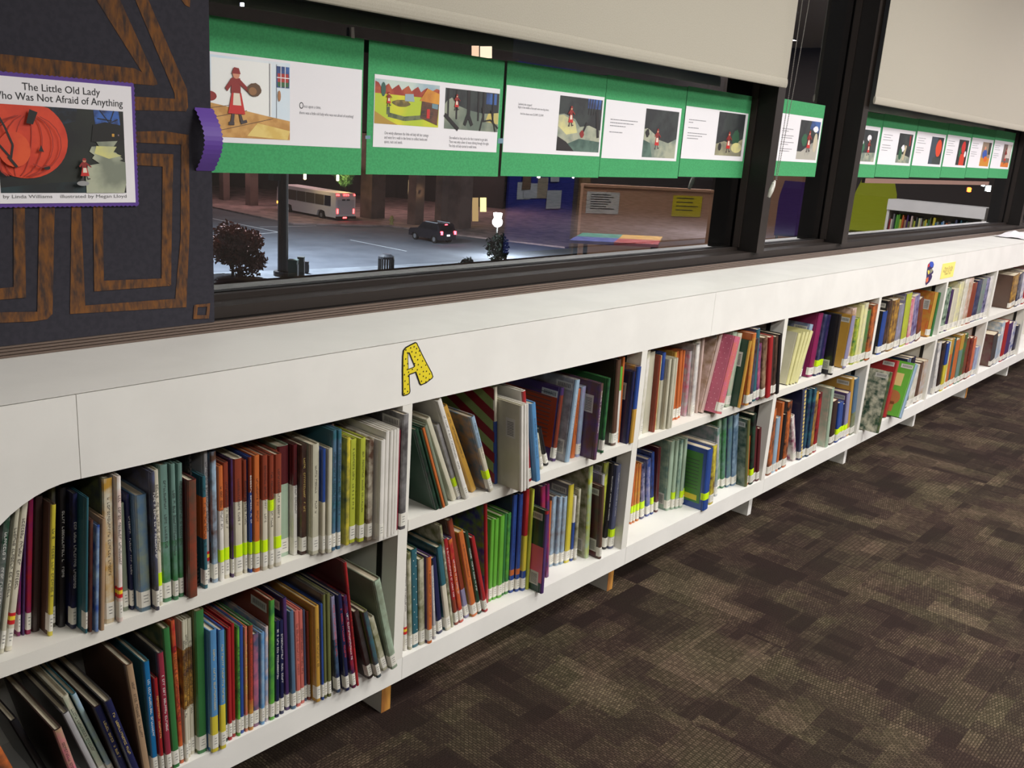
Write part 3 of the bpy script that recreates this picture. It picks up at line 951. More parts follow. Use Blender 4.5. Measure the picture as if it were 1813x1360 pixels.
D['B', 4] = '''
1651 - 1664 608 5 wht~lgr|lgr b
1668 - 1684 603 7 dbr~blk
1676 - 1691 604 5 blu@45/yel
1681 - 1695 601 4 lim~wht
1687 - 1701 597 5 gld@30/org
1692 - 1708 594 5 dgn~tea
1698 - 1713 596 7 org|gng
1706 - 1720 589 6 gld@30/bgn
1714 - 1727 588 6 grn~brn
1722 - 1734 593 6 rst~brn
1729 - 1741 592 6 mrn~rst
1740 - 1750 592 6 org~sal
1747 - 1758 604 6 lbl~lav
'''
D['B', 5] = '''
1763 - 1772 590 7 dgr|mrn~brn
1771 - 1782 590 6 lgr~lbl
1779 - 1790 568 5 wht~lbl
1786 - 1798 566 6 red
1792 - 1804 568 8 pur
1801 - 1813 566 6 wht~blu
1808 - 1822 570 8 blk~nvy
'''
for (row, bay), s in D.items():
    shelf(row, bay, s, bay*W + (.029 if bay == -1 else .0006), (bay+1)*W-.0292)
make_books()
# ------------------------------------------------------------------ papers in the window
M_green = mat('green_construction_paper', (66, 160, 100), .85, noise=(60, 150, 93), nscale=200)
M_paper = mat('white_paper', (232, 229, 232), .7)
M_black_p = mat('print_black', (30, 30, 32), .7)
PC = {}
def pc(rgb, rgb2=None, s=18): return mat('print_ink', rgb, .55, noise=rgb2, nscale=s)
def plate(q, x0, x1, z0, z1, y, m, th=.0003): q.box((x0, y-th, z0), (x1, y, z1), m)
class Pic:
    """flat printed picture: polygons in 0..1 picture space laid on the plane in thin layers"""
    def __init__(s, x0, x1, z0, z1, y): s.q = MB(); s.a = (x0, x1, z0, z1); s.y = y; s.n = 0
    def p(s, pts, m):
        x0, x1, z0, z1 = s.a; s.n += 1; y = s.y-.00008*s.n
        s.q.poly([(x0+(x1-x0)*u, y, z0+(z1-z0)*v) for u, v in pts], m)
    def r(s, u0, u1, v0, v1, m): s.p([(u0, v0), (u1, v0), (u1, v1), (u0, v1)], m)
    def e(s, cu, cv, ru, rv, m, n=18, w=0):
        s.p([(cu+ru*math.cos(2*math.pi*i/n)*(1+w*math.sin(5*i)), cv+rv*math.sin(2*math.pi*i/n)*(1+w*math.cos(3*i))) for i in range(n)], m)
    def line(s, pts, wd, m):
        x0, x1, z0, z1 = s.a; asp = (z1-z0)/(x1-x0)
        for (a, b), (c, d) in zip(pts, pts[1:]):
            dx, dy = c-a, (d-b)*asp; l = math.hypot(dx, dy) or 1; nx, ny = -dy/l*wd/2, dx/l*wd/2/asp
            s.p([(a+nx, b+ny), (a-nx, b-ny), (c-nx, d-ny), (c+nx, d+ny)], m)
    def build(s, parent): return s.q.build('picture', parent)
K_red = pc((196, 44, 40)); K_dred = pc((140, 40, 36)); K_skin = pc((206, 140, 110)); K_brn = pc((98, 70, 48)); K_apr = pc((228, 214, 196)); K_shoe = pc((70, 60, 60))
def figure(P, cu, cv, h, asp):
    """a small walking person in a red dress and pale apron"""
    w_ = h*.5*asp
    def T(u, v): return (cu+u*w_, cv+v*h)
    def poly(pts, m): P.p([T(u, v) for u, v in pts], m)
    poly([(-.28, .02), (-.12, .02), (-.08, .18), (-.2, .2)], K_shoe); poly([(-.36, -.02), (-.1, -.02), (-.1, .04), (-.34, .04)], K_shoe)
    poly([(.18, .03), (.32, .05), (.2, .2), (.1, .2)], K_shoe); poly([(.2, 0), (.5, .04), (.46, .09), (.2, .06)], K_shoe)
    poly([(-.38, .18), (.4, .18), (.22, .55), (-.2, .55)], K_red)
    poly([(-.16, .33), (.22, .33), (.14, .56), (-.12, .56)], K_apr)
    poly([(-.24, .54), (.2, .54), (.18, .8), (-.2, .8)], K_dred)
    poly([(-.5, .62), (-.2, .8), (-.14, .72), (-.4, .56)], K_dred); poly([(.12, .8), (.6, .62), (.6, .55), (.14, .7)], K_dred)
    P.e(cu, cv+.86*h, .16*w_, .075*h, K_skin); P.p([T(-.2, .87), T(.2, .87), T(.12, .97), T(-.1, .98)], K_dred)
def body_lines(q, x, z, widths, lh, hgt=.0022):
    for i, wd in enumerate(widths):
        if wd <= 0: continue
        xx = x
        while xx < x+wd:
            ww = random.uniform(.003, .011)
            q.box((xx, -.0002, z-i*lh), (min(xx+ww, x+wd), 0, z-i*lh+hgt), M_ink2)
            xx += ww+.002
M_ink2 = mat('grey_print', (120, 118, 124), .7)
PY = .3695
def poster(x0, x1, z0, z1, label, white, pics, slope=0):
    q = MB(); q.hexa([(x0, PY-.0008, z0), (x1, PY-.0008, z0+slope), (x1, PY, z0+slope), (x0, PY, z0), (x0, PY-.0008, z1), (x1, PY-.0008, z1+slope), (x1, PY, z1+slope), (x0, PY, z1)], M_green)
    o = q.build('poster'); tag(o, label, 'poster', 'green story posters taped along the window')
    wx0, wx1, wz0, wz1 = white
    bx('white_page', (wx0, PY-.0016, wz0), (wx1, PY-.0009, wz1), M_paper, o)
    for fn, a in pics:
        P = Pic(a[0], a[1], a[2], a[3], PY-.0018); fn(P, (a[3]-a[2])/(a[1]-a[0])); P.build(o)
    return o
def lines(o, x, z, widths, lh=.009):
    q = MB(); body_lines(q, x, z, widths, lh); r = q.build('printed_text', o); r.location.y = PY-.0019
K_dark = pc((38, 40, 42), (52, 58, 56)); K_moon = pc((168, 170, 148), (120, 132, 120)); K_mly = pc((214, 206, 140), (180, 178, 140)); K_bluen = pc((60, 96, 160), (40, 50, 90)); K_tree = pc((34, 30, 30)); K_teal = pc((60, 84, 76), (90, 116, 104))
def pic_room(P, a):
    P.r(0, 1, 0, 1, pc((210, 224, 234), (226, 230, 232), 6)); P.r(.12, .78, .3, .97, pc((236, 236, 232))); P.r(0, .1, .3, .8, pc((170, 196, 220), (206, 220, 230), 8))
    P.p([(0, 0), (1, 0), (1, .25), (.72, .3), (.1, .42), (0, .4)], pc((206, 158, 92), (186, 136, 72), 40))
    P.line([(0, .2), (.5, .35)], .006, K_brn); P.line([(.1, .05), (.8, .27)], .006, K_brn); P.line([(.0, .33), (.3, .4)], .005, K_brn)
    P.p([(.5, .03), (.97, .0), (1, .12), (.62, .2)], pc((226, 200, 120), (214, 180, 96), 30))
    P.line([(.1, .97), (.1, .4)], .006, M_ink2); P.line([(.76, .97), (.76, .3)], .008, M_ink2); P.line([(.84, .97), (.84, .28)], .005, M_ink2)
    P.r(.84, .99, .68, .95, K_bluen); P.r(.85, .98, .74, .86, pc((170, 50, 44))); P.r(.85, .98, .69, .75, pc((60, 100, 60)))
    for u in (.885, .935): P.r(u, u+.008, .68, .95, M_paper)
    P.r(.84, .99, .8, .812, M_paper)
    P.e(.87, .57, .018, .07, pc((170, 120, 80)))
    P.e(.1, .5, .07, .06, K_dred); P.e(.06, .38, .045, .02, K_brn)
    figure(P, .38, .17, .72, a*.9)
    P.e(.58, .62, .08, .085, K_brn, w=.06); P.e(.56, .6, .045, .05, pc((146, 104, 66)))
def pic_yard(P, a):
    P.r(0, 1, 0, 1, pc((196, 210, 200), (150, 176, 190), 8)); P.p([(0, .6), (0, .95)]+[(u/20, .86+.07*math.sin(u*2.1)) for u in range(1, 20)]+[(1, .9), (1, .6)], pc((150, 52, 40), (176, 84, 50), 30))
    P.r(0, 1, 0, .68, pc((214, 206, 50), (178, 196, 52), 9)); P.p([(0, 0), (0, .28), (.2, .1), (.35, 0)], pc((176, 140, 60)))
    P.line([(.2, .4), (.2, .22), (.45, .15), (.75, .22)], .05, pc((110, 116, 84), (80, 90, 66), 60))
    P.e(.4, .5, .14, .08, pc((96, 84, 50), (140, 120, 60), 60), w=.08); P.e(.12, .78, .035, .16, pc((52, 92, 80))); P.p([(.45, .56), (.45, .72), (.58, .74), (.6, .56)], pc((150, 170, 178)))
    P.p([(.7, .2), (.98, .05), (1, .62), (.72, .62)], pc((110, 70, 50), (60, 46, 44), 30)); P.p([(.68, .6), (1, .55), (1, .8), (.8, .9)], pc((214, 148, 50), (190, 120, 44), 20))
    for v in (.2, .3, .4, .5): P.line([(.72, v), (.98, v-.04)], .008, K_brn)
    P.r(.8, .85, .2, .42, K_red); P.p([(.88, .45), (.98, .43), (.98, .55), (.88, .56)], pc((110, 140, 150)))
    figure(P, .2, .42, .32, a)
def pic_forest(P, a):
    P.r(0, 1, 0, 1, K_dark); P.p([(0, 0), (1, 0), (1, .48), (.7, .45), (.45, .5), (.22, .6), (.12, .78), (.04, .7), (0, .6)], pc((150, 156, 136), (98, 110, 98), 10)); P.p([(.75, .25), (1, .2), (1, .5), (.8, .46)], pc((208, 186, 96), (180, 170, 110), 8))
    P.r(.75, .95, .7, .98, K_bluen)
    for u, w_ in ((.2, .03), (.05, .03), (.42, .06), (.6, .03), (.7, .035), (.88, .03)): P.line([(u, 1), (u+.01, .25)], w_, K_tree)
    P.line([(.42, .4), (.36, .12)], .05, K_tree); P.line([(.42, .4), (.5, .12)], .05, K_tree); P.line([(.0, .35), (.25, .0)], .05, K_tree)
    P.line([(.65, .0), (.7, .4), (.68, .6)], .02, K_tree); P.line([(.7, .25), (.85, .3), (1, .1)], .02, K_tree); P.line([(.85, .55), (.95, .0)], .018, K_tree)
    figure(P, .2, .48, .4, a)
def pic_path(v):
    def f(P, a):
        P.r(0, 1, 0, 1, K_dark)
        if v == 0:
            P.p([(0, 0), (1, 0), (1, .42), (.72, .5), (.5, .46), (.38, .6), (.12, .68), (0, .66)], K_moon); P.p([(0, .45), (.2, .3), (.45, .35), (.38, .55), (.1, .66), (0, .64)], K_mly)
            P.p([(0, 0), (1, 0), (1, .2), (.5, .24), (.2, .12), (0, .22)], K_teal); P.r(.65, .97, .82, 1, K_bluen)
            for u in (.7, .76, .82, .9): P.line([(u, 1), (u-.02, .7)], .02, K_tree)
            P.line([(.88, .8), (.95, .28)], .06, K_tree); P.line([(.55, .3), (.66, .55)], .04, K_tree); P.e(.56, .33, .05, .07, K_dred, w=.15); P.p([(0, 0), (.4, 0), (.2, .17), (0, .26)], K_tree)
            figure(P, .27, .46, .38, a)
        elif v == 1:
            P.p([(0, 0), (1, 0), (1, .42), (.75, .32), (.45, .38), (.3, .5), (.1, .6), (0, .58)], K_moon); P.p([(0, 0), (.3, 0), (.2, .3), (0, .36)], K_teal)
            P.e(.1, .5, .06, .09, K_tree, w=.2); figure(P, .4, .18, .44, a)
        elif v == 2:
            P.p([(0, 0), (1, 0), (1, .42), (.8, .34), (.6, .28), (.3, .34), (0, .26)], pc((120, 116, 100), (160, 156, 124), 12)); P.e(.72, .42, .14, .2, pc((46, 84, 60)), w=.12); P.e(.78, .2, .2, .12, K_mly)
            P.e(.15, .2, .06, .09, K_tree); figure(P, .46, .08, .5, a)
        elif v == 3:
            P.p([(0, 0), (1, 0), (1, .55), (.6, .4), (.2, .2), (0, .2)], pc((176, 172, 160), (120, 124, 116), 10)); P.p([(.5, .8), (.95, .7), (1, 1), (.55, 1)], K_bluen); P.e(.8, .8, .13, .08, M_paper, w=.1); P.e(.3, .5, .14, .16, pc((40, 92, 62)), w=.1)
            P.e(.85, .45, .1, .25, pc((196, 186, 160))); figure(P, .52, .2, .56, a)
        elif v == 4:
            P.p([(0, 0), (1, 0), (1, .3), (0, .25)], K_moon); P.e(.3, .45, .16, .2, pc((44, 104, 70)), w=.12); P.e(.3, .6, .08, .08, M_paper); P.e(.62, .75, .1, .1, M_paper); figure(P, .65, .2, .52, a)
        elif v == 5:
            P.p([(0, 0), (1, 0), (1, .2), (.4, .3), (0, .25)], K_moon); P.e(.4, .5, .12, .12, M_paper, w=.15); P.line([(.5, .1), (.6, .6)], .12, pc((190, 176, 140))); P.e(.25, .3, .12, .2, pc((40, 90, 60))); P.line([(.85, .6), (.8, .95)], .1, K_dred)
        elif v == 6:
            P.r(0, .5, 0, 1, pc((64, 74, 84))); P.e(.68, .6, .24, .32, pc((218, 70, 36)), w=.04); P.r(.3, .95, 0, .25, pc((60, 66, 64)))
        elif v == 7:
            P.e(.55, .7, .2, .25, K_red, w=.08); P.r(.3, .8, .0, .45, pc((206, 64, 40))); P.e(.8, .45, .1, .12, M_paper); P.e(.25, .5, .1, .2, pc((40, 96, 64)))
        elif v == 8:
            P.r(0, 1, 0, 1, pc((150, 130, 110))); P.r(0, 1, 0, .35, pc((206, 140, 50))); P.e(.4, .5, .25, .2, pc((60, 90, 170)), w=.1); P.e(.55, .3, .2, .12, pc((216, 104, 40))); P.e(.35, .75, .1, .08, K_skin); P.r(.7, .95, .5, 1, K_dark)
        elif v == 9:
            P.r(0, 1, 0, 1, pc((120, 104, 96))); P.r(0, 1, 0, .2, pc((214, 120, 50))); P.r(.5, .95, .4, 1, pc((210, 200, 190))); figure(P, .4, .14, .72, a)
    return f
LP_ = 'green poster with '
p1 = poster(-.325, .144, 1.233, 1.541, LP_+'person in a red dress inside a room, nearest the dark board', (-.30, .148-.008, 1.295, 1.4725), [(pic_room, (-.236-.04, -.060, 1.306, 1.467))])
lx = -.035; 
text('printed_text', 'O', lx, PY-.0019, 1.389, .011, .014, M_black_p, p1)
text('printed_text', 'nce upon a time,', lx+.0125, PY-.0019, 1.384, .046, .0085, M_ink2, p1)
text('printed_text', 'there was a little old lady who was not afraid of anything!', lx, PY-.0019, 1.370, .152, .0085, M_ink2, p1)
p2 = poster(.159, .630, 1.235, 1.541, LP_+'a sunny yellow yard picture and a dark forest picture', (.178, .617, 1.300, 1.467), [(pic_yard, (.180, .391, 1.355, 1.4575)), (pic_forest, (.412, .616, 1.354, 1.4545))])
text('printed_text', 'One windy afternoon the little old lady left her cottage\nand went for a walk in the forest to collect herbs and\nspices, nuts and seeds.', .213, PY-.0019, 1.338, .146, .030, M_ink2, p2)
text('printed_text', 'She walked so long and so far that it started to get dark.\nThere was only a sliver of moon shining through the night.\nThe little old lady started to walk home.', .433, PY-.0019, 1.336, .152, .030, M_ink2, p2)
p3 = poster(.641, 1.099, 1.237, 1.543, LP_+'a standing red figure on a moonlit yellow path, beside the forest poster', (.643, 1.094, 1.302, 1.480), [(pic_path(0), (.877, 1.086, 1.314, 1.470))])
text('printed_text', 'Suddenly she stopped!\nRight in the middle of the path were two big shoes.\n\n      And the shoes went CLOMP, CLOMP.', .695, PY-.0019, 1.437, .135, .032, M_ink2, p3)
p4 = poster(1.101, 1.568, 1.240, 1.547, LP_+'a red figure walking over pale ground, fourth from the dark board', (1.105, 1.545, 1.298, 1.475), [(pic_path(1), (1.329, 1.531, 1.307, 1.462))])
lines(p4, 1.135, 1.416, [.15, .13, .085, 0, .07], .0095)
p5 = poster(1.572, 2.037, 1.246, 1.551, LP_+'a red figure beside a green bush, against the first dark post', (1.573, 2.024, 1.309, 1.486), [(pic_path(2), (1.804, 2.004, 1.3265, 1.481))])
lines(p5, 1.60, 1.441, [.115, .03, 0, .07, 0, .13, .10, .075], .009)
p6 = poster(2.303, 2.706, 1.258, 1.561, LP_+'red figure in the narrow pane between the two posts', (2.304, 2.697, 1.318, 1.506), [(pic_path(3), (2.486, 2.683, 1.3295, 1.490))])
lines(p6, 2.325, 1.446, [.1, .06, 0, .11, .1, 0, .12, .07, 0, .11, .09], .0088)
xs6 = [(2.98, 3.40), (3.405, 3.895), (3.90, 4.40), (4.405, 4.868), (4.873, 5.355), (5.36, 5.83)]
nm6 = ['a red figure among pale ghostly shapes, just past the second post', 'a grey and pale figure picture, second past the second post', 'a round orange-red shape, third past the second post', 'a red and orange picture, fourth past the second post', 'a blue and orange picture, fifth past the second post', 'a red figure on an orange floor, farthest along the window']
for i, (a, b) in enumerate(xs6):
    zb = 1.262+.004*i; o = poster(a, b, zb, zb+.303, LP_+nm6[i], (a+.004, b-.02, zb+.062, zb+.240), [(pic_path(4+i), (a+(b-a)*(.5 if i else .28), b-.045, zb+.075, zb+.222))])
    if i: lines(o, a+.03, zb+.205, [.12, .1, .13, 0, .11, .12, .08], .0125)
# strips of tape holding the posters
def tape(pts, label, m):
    q = MB(); q.poly([at(x, y, PY-.0012) for x, y in pts], m); o = q.build('tape'); tag(o, label, 'tape', 'tape strips on the window'); return o
M_tape = mat('white_tape', (205, 205, 205), .3); M_tapeb = mat('clear_tape', (120, 150, 165), .25)
tape([(622, 67), (622, 48), (627, 48), (628, 68)], 'short upright white tape strip above the posters at left', M_tape)
tape([(647, 240), (656, 240), (656, 246), (647, 246)], 'small clear tape bridging the gap before the yard poster', M_tapeb)
tape([(882, 245), (892, 245), (891, 254), (881, 254)], 'small clear tape bridging the gap after the forest picture', M_tapeb)
sa_ = at(1532, 316, PY).x; sb_ = at(1752, 318, PY).x
o = bx('paper_strip', (sa_, PY-.0012, 1.235), (sb_, PY-.0002, 1.258), mat('tan_paper', (128, 98, 86), .8)); tag(o, 'tan paper strip along the foot of the far posters', 'paper strip')
# ------------------------------------------------------------------ dark paper door board
BY = .2672
M_board = mat('dark_blue_grey_paper', (42, 40, 49), .9, noise=(36, 34, 43), nscale=90)
q = MB(); q.box((-1.03, BY, .9405), (-.3125, BY+.004, 2.10), M_board)
board = q.build('paper_door'); tag(board, 'large dark blue-grey paper door with orange chalk panels at the left', 'decoration')
M_chalk = mat('orange_chalk', (114, 72, 32), .95, noise=(56, 43, 38), nscale=130, stretch=(1, 1, .3), lo=.35, hi=.68)
ch = MB()
def chalk(pts): 
    ch.poly([at(x, y, BY-.0006-.00005*len(ch.f)) for x, y in pts], M_chalk)
chalk([(170, -2), (212, -2), (280, 149), (270, 152), (249, 124)]); chalk([(-4, 95), (238, 121), (256, 130), (278, 150), (268, 151), (-4, 128)])
chalk([(239, -2), (262, -2), (310, 110), (331, 158), (309, 165)]); chalk([(309, 163), (331, 156), (333, 190), (329, 198), (310, 186)]); chalk([(236, 171), (312, 175), (330, 197), (236, 195)])
chalk([(320, -2), (337, -2), (336, 13), (328, 9)])
chalk([(236, 233), (290, 232), (334, 239), (320, 256), (236, 252)]); chalk([(321, 245), (334, 238), (336, 400), (330, 545), (310, 531), (320, 420)]); chalk([(124, 556), (151, 541), (311, 529), (329, 544)]); chalk([(127, 362), (143, 362), (151, 542), (124, 556)])
chalk([(236, 271), (306, 273), (288, 295), (236, 292)]); chalk([(288, 292), (307, 273), (304, 420), (303, 505), (286, 494)]); chalk([(167, 516), (184, 497), (287, 493), (302, 506)]); chalk([(165, 362), (182, 362), (184, 498), (167, 516)])
chalk([(70, 362), (97, 362), (93, 556), (84, 565), (66, 554)]); chalk([(-4, 553), (66, 552), (91, 556), (84, 565), (60, 569), (-4, 572)])
chalk([(24, 362), (44, 362), (46, 527), (24, 510)]); chalk([(-4, 511), (26, 508), (46, 527), (-4, 531)])
chalk([(344, 540), (372, 537), (367, 543), (350, 544)]); chalk([(372, 537), (370, 564), (365, 558), (367, 543)]); chalk([(370, 564), (342, 565), (349, 558), (365, 558)]); chalk([(342, 565), (344, 540), (350, 544), (349, 558)])
ch.build('chalk_drawing', board)
# paper handle loop
hq = MB(); M_purp = mat('purple_paper', (92, 58, 150), .6); n = 14; hx0, hx1 = -.346, -.310
for i in range(n):
    a0 = i/n; a1 = (i+1)/n
    def P_(a): return BY-.001-.034*math.sin(math.pi*a) if 0 < a < 1 else BY-.001
    z0 = 1.243+.118*a0; z1 = 1.243+.118*a1
    hq.hexa([(hx0, P_(a0), z0), (hx1, P_(a0), z0), (hx1, P_(a0)+.0008, z0), (hx0, P_(a0)+.0008, z0), (hx0, P_(a1), z1), (hx1, P_(a1), z1), (hx1, P_(a1)+.0008, z1), (hx0, P_(a1)+.0008, z1)], M_purp)
    for s_ in (0, 1):                                       # pinked edge
        x_ = hx1 if s_ else hx0; dx = .003 if s_ else -.003; zm = (z0+z1)/2; ym = (P_(a0)+P_(a1))/2
        hq.poly([(x_, P_(a0), z0), (x_+dx, ym, zm), (x_, P_(a1), z1)], M_purp)
hq.build('paper_handle', board)
# ------------------------------------------------------------------ book cover print on the paper door
cx0, cx1, cz0, cz1 = -.7375, -.473, 1.184, 1.3885
q = MB(); pts = []; M_pb = mat('purple_border', (86, 54, 140), .7)
e = .0055; stp = .004
def zig(a, b, fixed, horiz, out_):
    n_ = int(abs(b-a)/stp); r_ = []
    for i in range(n_): 
        v = a+(b-a)*i/n_; o_ = fixed+(out_ if i % 2 else 0); r_.append((v, o_) if horiz else (o_, v))
    return r_
lp = zig(cx0-e, cx1+e, cz0-e, True, -.0018)+zig(cz0-e, cz1+e, cx1+e, False, .0018)+zig(cx1+e, cx0-e, cz1+e, True, .0018)+zig(cz1+e, cz0-e, cx0-e, False, -.0018)
q.prism([(x, BY-.0045, z) for x, z in lp], (0, .0009, 0), M_pb)
cov = q.build('cover_print'); tag(cov, 'white book cover print with a red pumpkin and purple zigzag border on the paper door', 'print')
bx('white_page', (cx0, BY-.0058, cz0), (cx1, BY-.0047, cz1), M_paper, cov)
P = Pic(-.7045, -.490, 1.2015, 1.3445, BY-.006); a_ = .143/.2145
P.r(0, 1, 0, 1, pc((26, 26, 26), (36, 40, 34), 12)); P.p([(0, 0), (.7, 0), (.62, .14), (.4, .12), (0, .06)], pc((34, 54, 58), (24, 30, 32), 14))
P.p([(.44, .78), (.6, .85), (.62, 1), (.42, 1)], pc((36, 48, 66), (24, 26, 30), 60)); P.p([(.76, .83), (.97, .83), (.96, 1), (.75, 1)], pc((58, 100, 176), (40, 50, 90), 50)); P.r(0, .05, .92, 1, K_bluen)
for pts_ in ([(.8, 1), (.88, .85), (.95, .9)], [(.88, .85), (.92, 1)], [(.78, .9), (.9, .88)]): P.line(pts_, .008, K_tree)
P.p([(.72, .62), (.74, .82), (.84, .86), (.98, .83), (1, .66), (.86, .6)], pc((24, 22, 20))); P.r(.895, .915, .69, .725, pc((200, 150, 60))); P.r(.945, .955, .7, .72, pc((130, 110, 120)))
P.p([(.66, 0), (.98, .0), (1, .12), (1, .38), (.95, .4), (.98, .42), (.92, .5), (.84, .52), (.9, .56), (.94, .64), (.76, .62), (.78, .57), (.72, .56), (.7, .5), (.74, .46), (.72, .42), (.78, .36), (.68, .33), (.66, .2)], pc((176, 180, 156), (126, 132, 116), 14))
P.p([(.76, .57), (.93, .57), (.9, .5), (.97, .46), (.86, .42), (.74, .48)], pc((220, 214, 130), (190, 190, 140), 16))
K_pk = pc((216, 68, 36), (200, 56, 32), 22); K_pk2 = pc((160, 44, 28))
P.p([(max(0, .2+.33*math.cos(t_*math.pi/20)), min(1, .62+.45*math.sin(t_*math.pi/20))) for t_ in range(40)], K_pk)
for ru in (.06, .14, .22, .28):
    for sg in (-1, 1):
        P.line([(max(.003, .24-.12*t_/10+sg*ru*math.sin(t_*math.pi/10)*1.02), .9-.36*(1-math.cos(t_*math.pi/10))) for t_ in range(1, 10)], .007, K_pk2)
P.e(.11, .5, .12, .2, pc((222, 84, 40), (210, 66, 36), 20)); P.p([(.21, .8), (.26, .79), (.3, .93), (.24, .96)], pc((28, 24, 22)))
P.p([(.29, .49), (.33, .48), (.31, .56)], K_tree); P.e(.345, .3, .026, .026, K_tree); P.line([(.24, .34), (.3, .3), (.38, .33)], .008, K_pk2); P.line([(0, .9), (.05, .75), (.1, .55), (.08, .4), (.0, .55)], .016, K_tree); P.line([(.06, .42), (.12, .3)], .02, K_tree)
figure(P, .64, .16, .27, a_); P.e(.62, .12, .05, .03, pc((150, 150, 150)))
P.build(cov)
text('printed_title', 'The Little Old Lady', -.6595, BY-.0062, 1.3805, .1295, .0155, M_black_p, cov)
text('printed_title', 'Who Was Not Afraid of Anything', -.7085, BY-.0062, 1.3645, .2185, .0160, M_black_p, cov)
text('printed_authors', 'by Linda Williams    illustrated by Megan Lloyd', -.7015, BY-.0062, 1.1985, .2115, .0075, mat('grey_title', (110, 108, 108), .7), cov)
# ------------------------------------------------------------------ roller shades
M_shade = mat('shade_fabric', (176, 170, 155), .9, noise=(171, 165, 150), nscale=300, bump=.1)
def shade(x0, x1, zb, Y, label):
    r = empty('roller_shade', ((x0+x1)/2, Y, zb)); tag(r, label, 'window shade')
    def b(n, a, c, m): return bx(n, (a[0]-(x0+x1)/2, a[1]-Y, a[2]-zb), (c[0]-(x0+x1)/2, c[1]-Y, c[2]-zb), m, r)
    b('fabric', (x0, Y, zb+.034), (x1, Y+.0015, 2.60), M_shade)
    q = MB(); pts = []
    for i in range(12):
        th = 2*math.pi*i/12; pts.append((x0-(x0+x1)/2, .0012+.0055*math.cos(th), .0175+.0172*math.sin(th)))
    q.prism(pts, (x1-x0, 0, 0), M_shade); q.build('hem_bar', r)
    q = MB(); q.tube([(x0-(x0+x1)/2, .0, 2.62-zb), (x1-(x0+x1)/2, .0, 2.62-zb)], .028, M_shade, 16); q.build('roller', r)
    return r
shade(-1.08, 2.0375, 1.583, .236, 'long beige roller shade hanging left of the first dark post')
shade(2.905, 5.96, 1.585, .236, 'beige roller shade hanging right of the second dark post')
# bead chain of the first shade
c = MB(); M_ch = mat('grey_bead_chain', (120, 116, 110), .35); CY = .205
def chainrun(p_, q_, n_):
    a = at(*p_, CY); b = at(*q_, CY); top = a + (a-b)*(1.0)
    for i in range(n_):
        t_ = i/(n_-1); k_ = t_; p = a.lerp(b, k_); p.x += .006*math.sin(k_*3.1)
        c.ball(p, .0021, M_ch, 6, 4)
    c.tube([a, a.lerp(b, .5)+Vector((.006, 0, 0)), b], .0006, M_ch, 4)
chainrun((1425, -30), (1373, 318), 110); chainrun((1438, -30), (1375, 318), 110)
c.tube([at(1425, -30, CY), (2.01, CY, 2.6)], .0012, M_ch, 4); c.tube([at(1438, -30, CY), (2.04, CY, 2.6)], .0012, M_ch, 4)
co = c.build('bead_chain'); tag(co, 'thin bead chain loop hanging beside the first dark post', 'chain')
c = MB(); M_cl = mat('clear_plastic', (200, 198, 188), .2)
pa = at(1372, 320, CY); pb = at(1361, 349, CY)
c.tube([pa, pa.lerp(pb, .3), pa.lerp(pb, .6), pb], [.004, .0085, .0095, .006], M_cl, 10); c.ball(at(1369, 325, CY), .006, M_cl)
k = c.build('chain_tensioner', co, smooth=True)
# ------------------------------------------------------------------ letters and notes on the fascia
FY = -.0012
ay = MB(); M_ay = mat('yellow_card', (232, 212, 40), .5); M_ab = mat('black_outline', (20, 18, 16), .5)
def FX(x, y): return at(660+x/9.065, 560+y/9.065, 0)
outl = [(480, 545), (520, 495), (600, 450), (680, 412), (705, 425), (800, 625), (870, 760), (945, 900), (968, 970), (950, 1000), (850, 1075), (770, 1108), (745, 1090), (680, 905), (585, 940), (590, 1080), (600, 1200), (590, 1235), (560, 1260), (490, 1280), (468, 1265), (465, 900), (468, 650)]
hole = [(566, 590), (576, 590), (660, 795), (650, 808), (570, 842), (564, 700)]
def shape(loop, hl, inset):
    # outline with a hole: bridge the loops through one edge
    cxm = sum(p[0] for p in loop)/len(loop); cym = sum(p[1] for p in loop)/len(loop)
    return loop
import mathutils.geometry as mg_
def holed(q, loop, hl, y, m):
    a = [Vector((FX(*p).x, FX(*p).z, 0)) for p in loop]; b = [Vector((FX(*p).x, FX(*p).z, 0)) for p in hl]
    tri = mg_.tessellate_polygon([a, b]); allp = a+b
    for t_ in tri: q.poly([(allp[i].x, y, allp[i].y) for i in t_], m)
def offs(loop, d):
    n = len(loop); r_ = []; A = sum(loop[i][0]*loop[(i+1) % n][1]-loop[(i+1) % n][0]*loop[i][1] for i in range(n)); sg = 1 if A > 0 else -1
    for i in range(n):
        p0, p1, p2 = Vector(loop[i-1]), Vector(loop[i]), Vector(loop[(i+1) % n])
        n1 = Vector((-(p1-p0).y, (p1-p0).x)).normalized(); n2 = Vector((-(p2-p1).y, (p2-p1).x)).normalized(); nn = (n1+n2).normalized()
        r_.append(tuple(p1+nn*d*sg/max(.5, nn.dot(n1))))
    return r_
holed(ay, outl, hole, FY, M_ab)
for i in range(len(outl)):
    p0 = FX(*outl[i]); p1 = FX(*outl[(i+1) % len(outl)]); ay.poly([(p0.x, FY, p0.z), (p1.x, FY, p1.z), (p1.x, -.0001, p1.z), (p0.x, -.0001, p0.z)], M_ab)
A_ = ay.build('letter'); tag(A_, 'yellow letter A with black dots stuck on the white fascia', 'letter')
q = MB(); holed(q, offs(outl, 17), offs(hole, -12), FY-.0004, M_ay); q.build('yellow_face', A_)
q = MB()
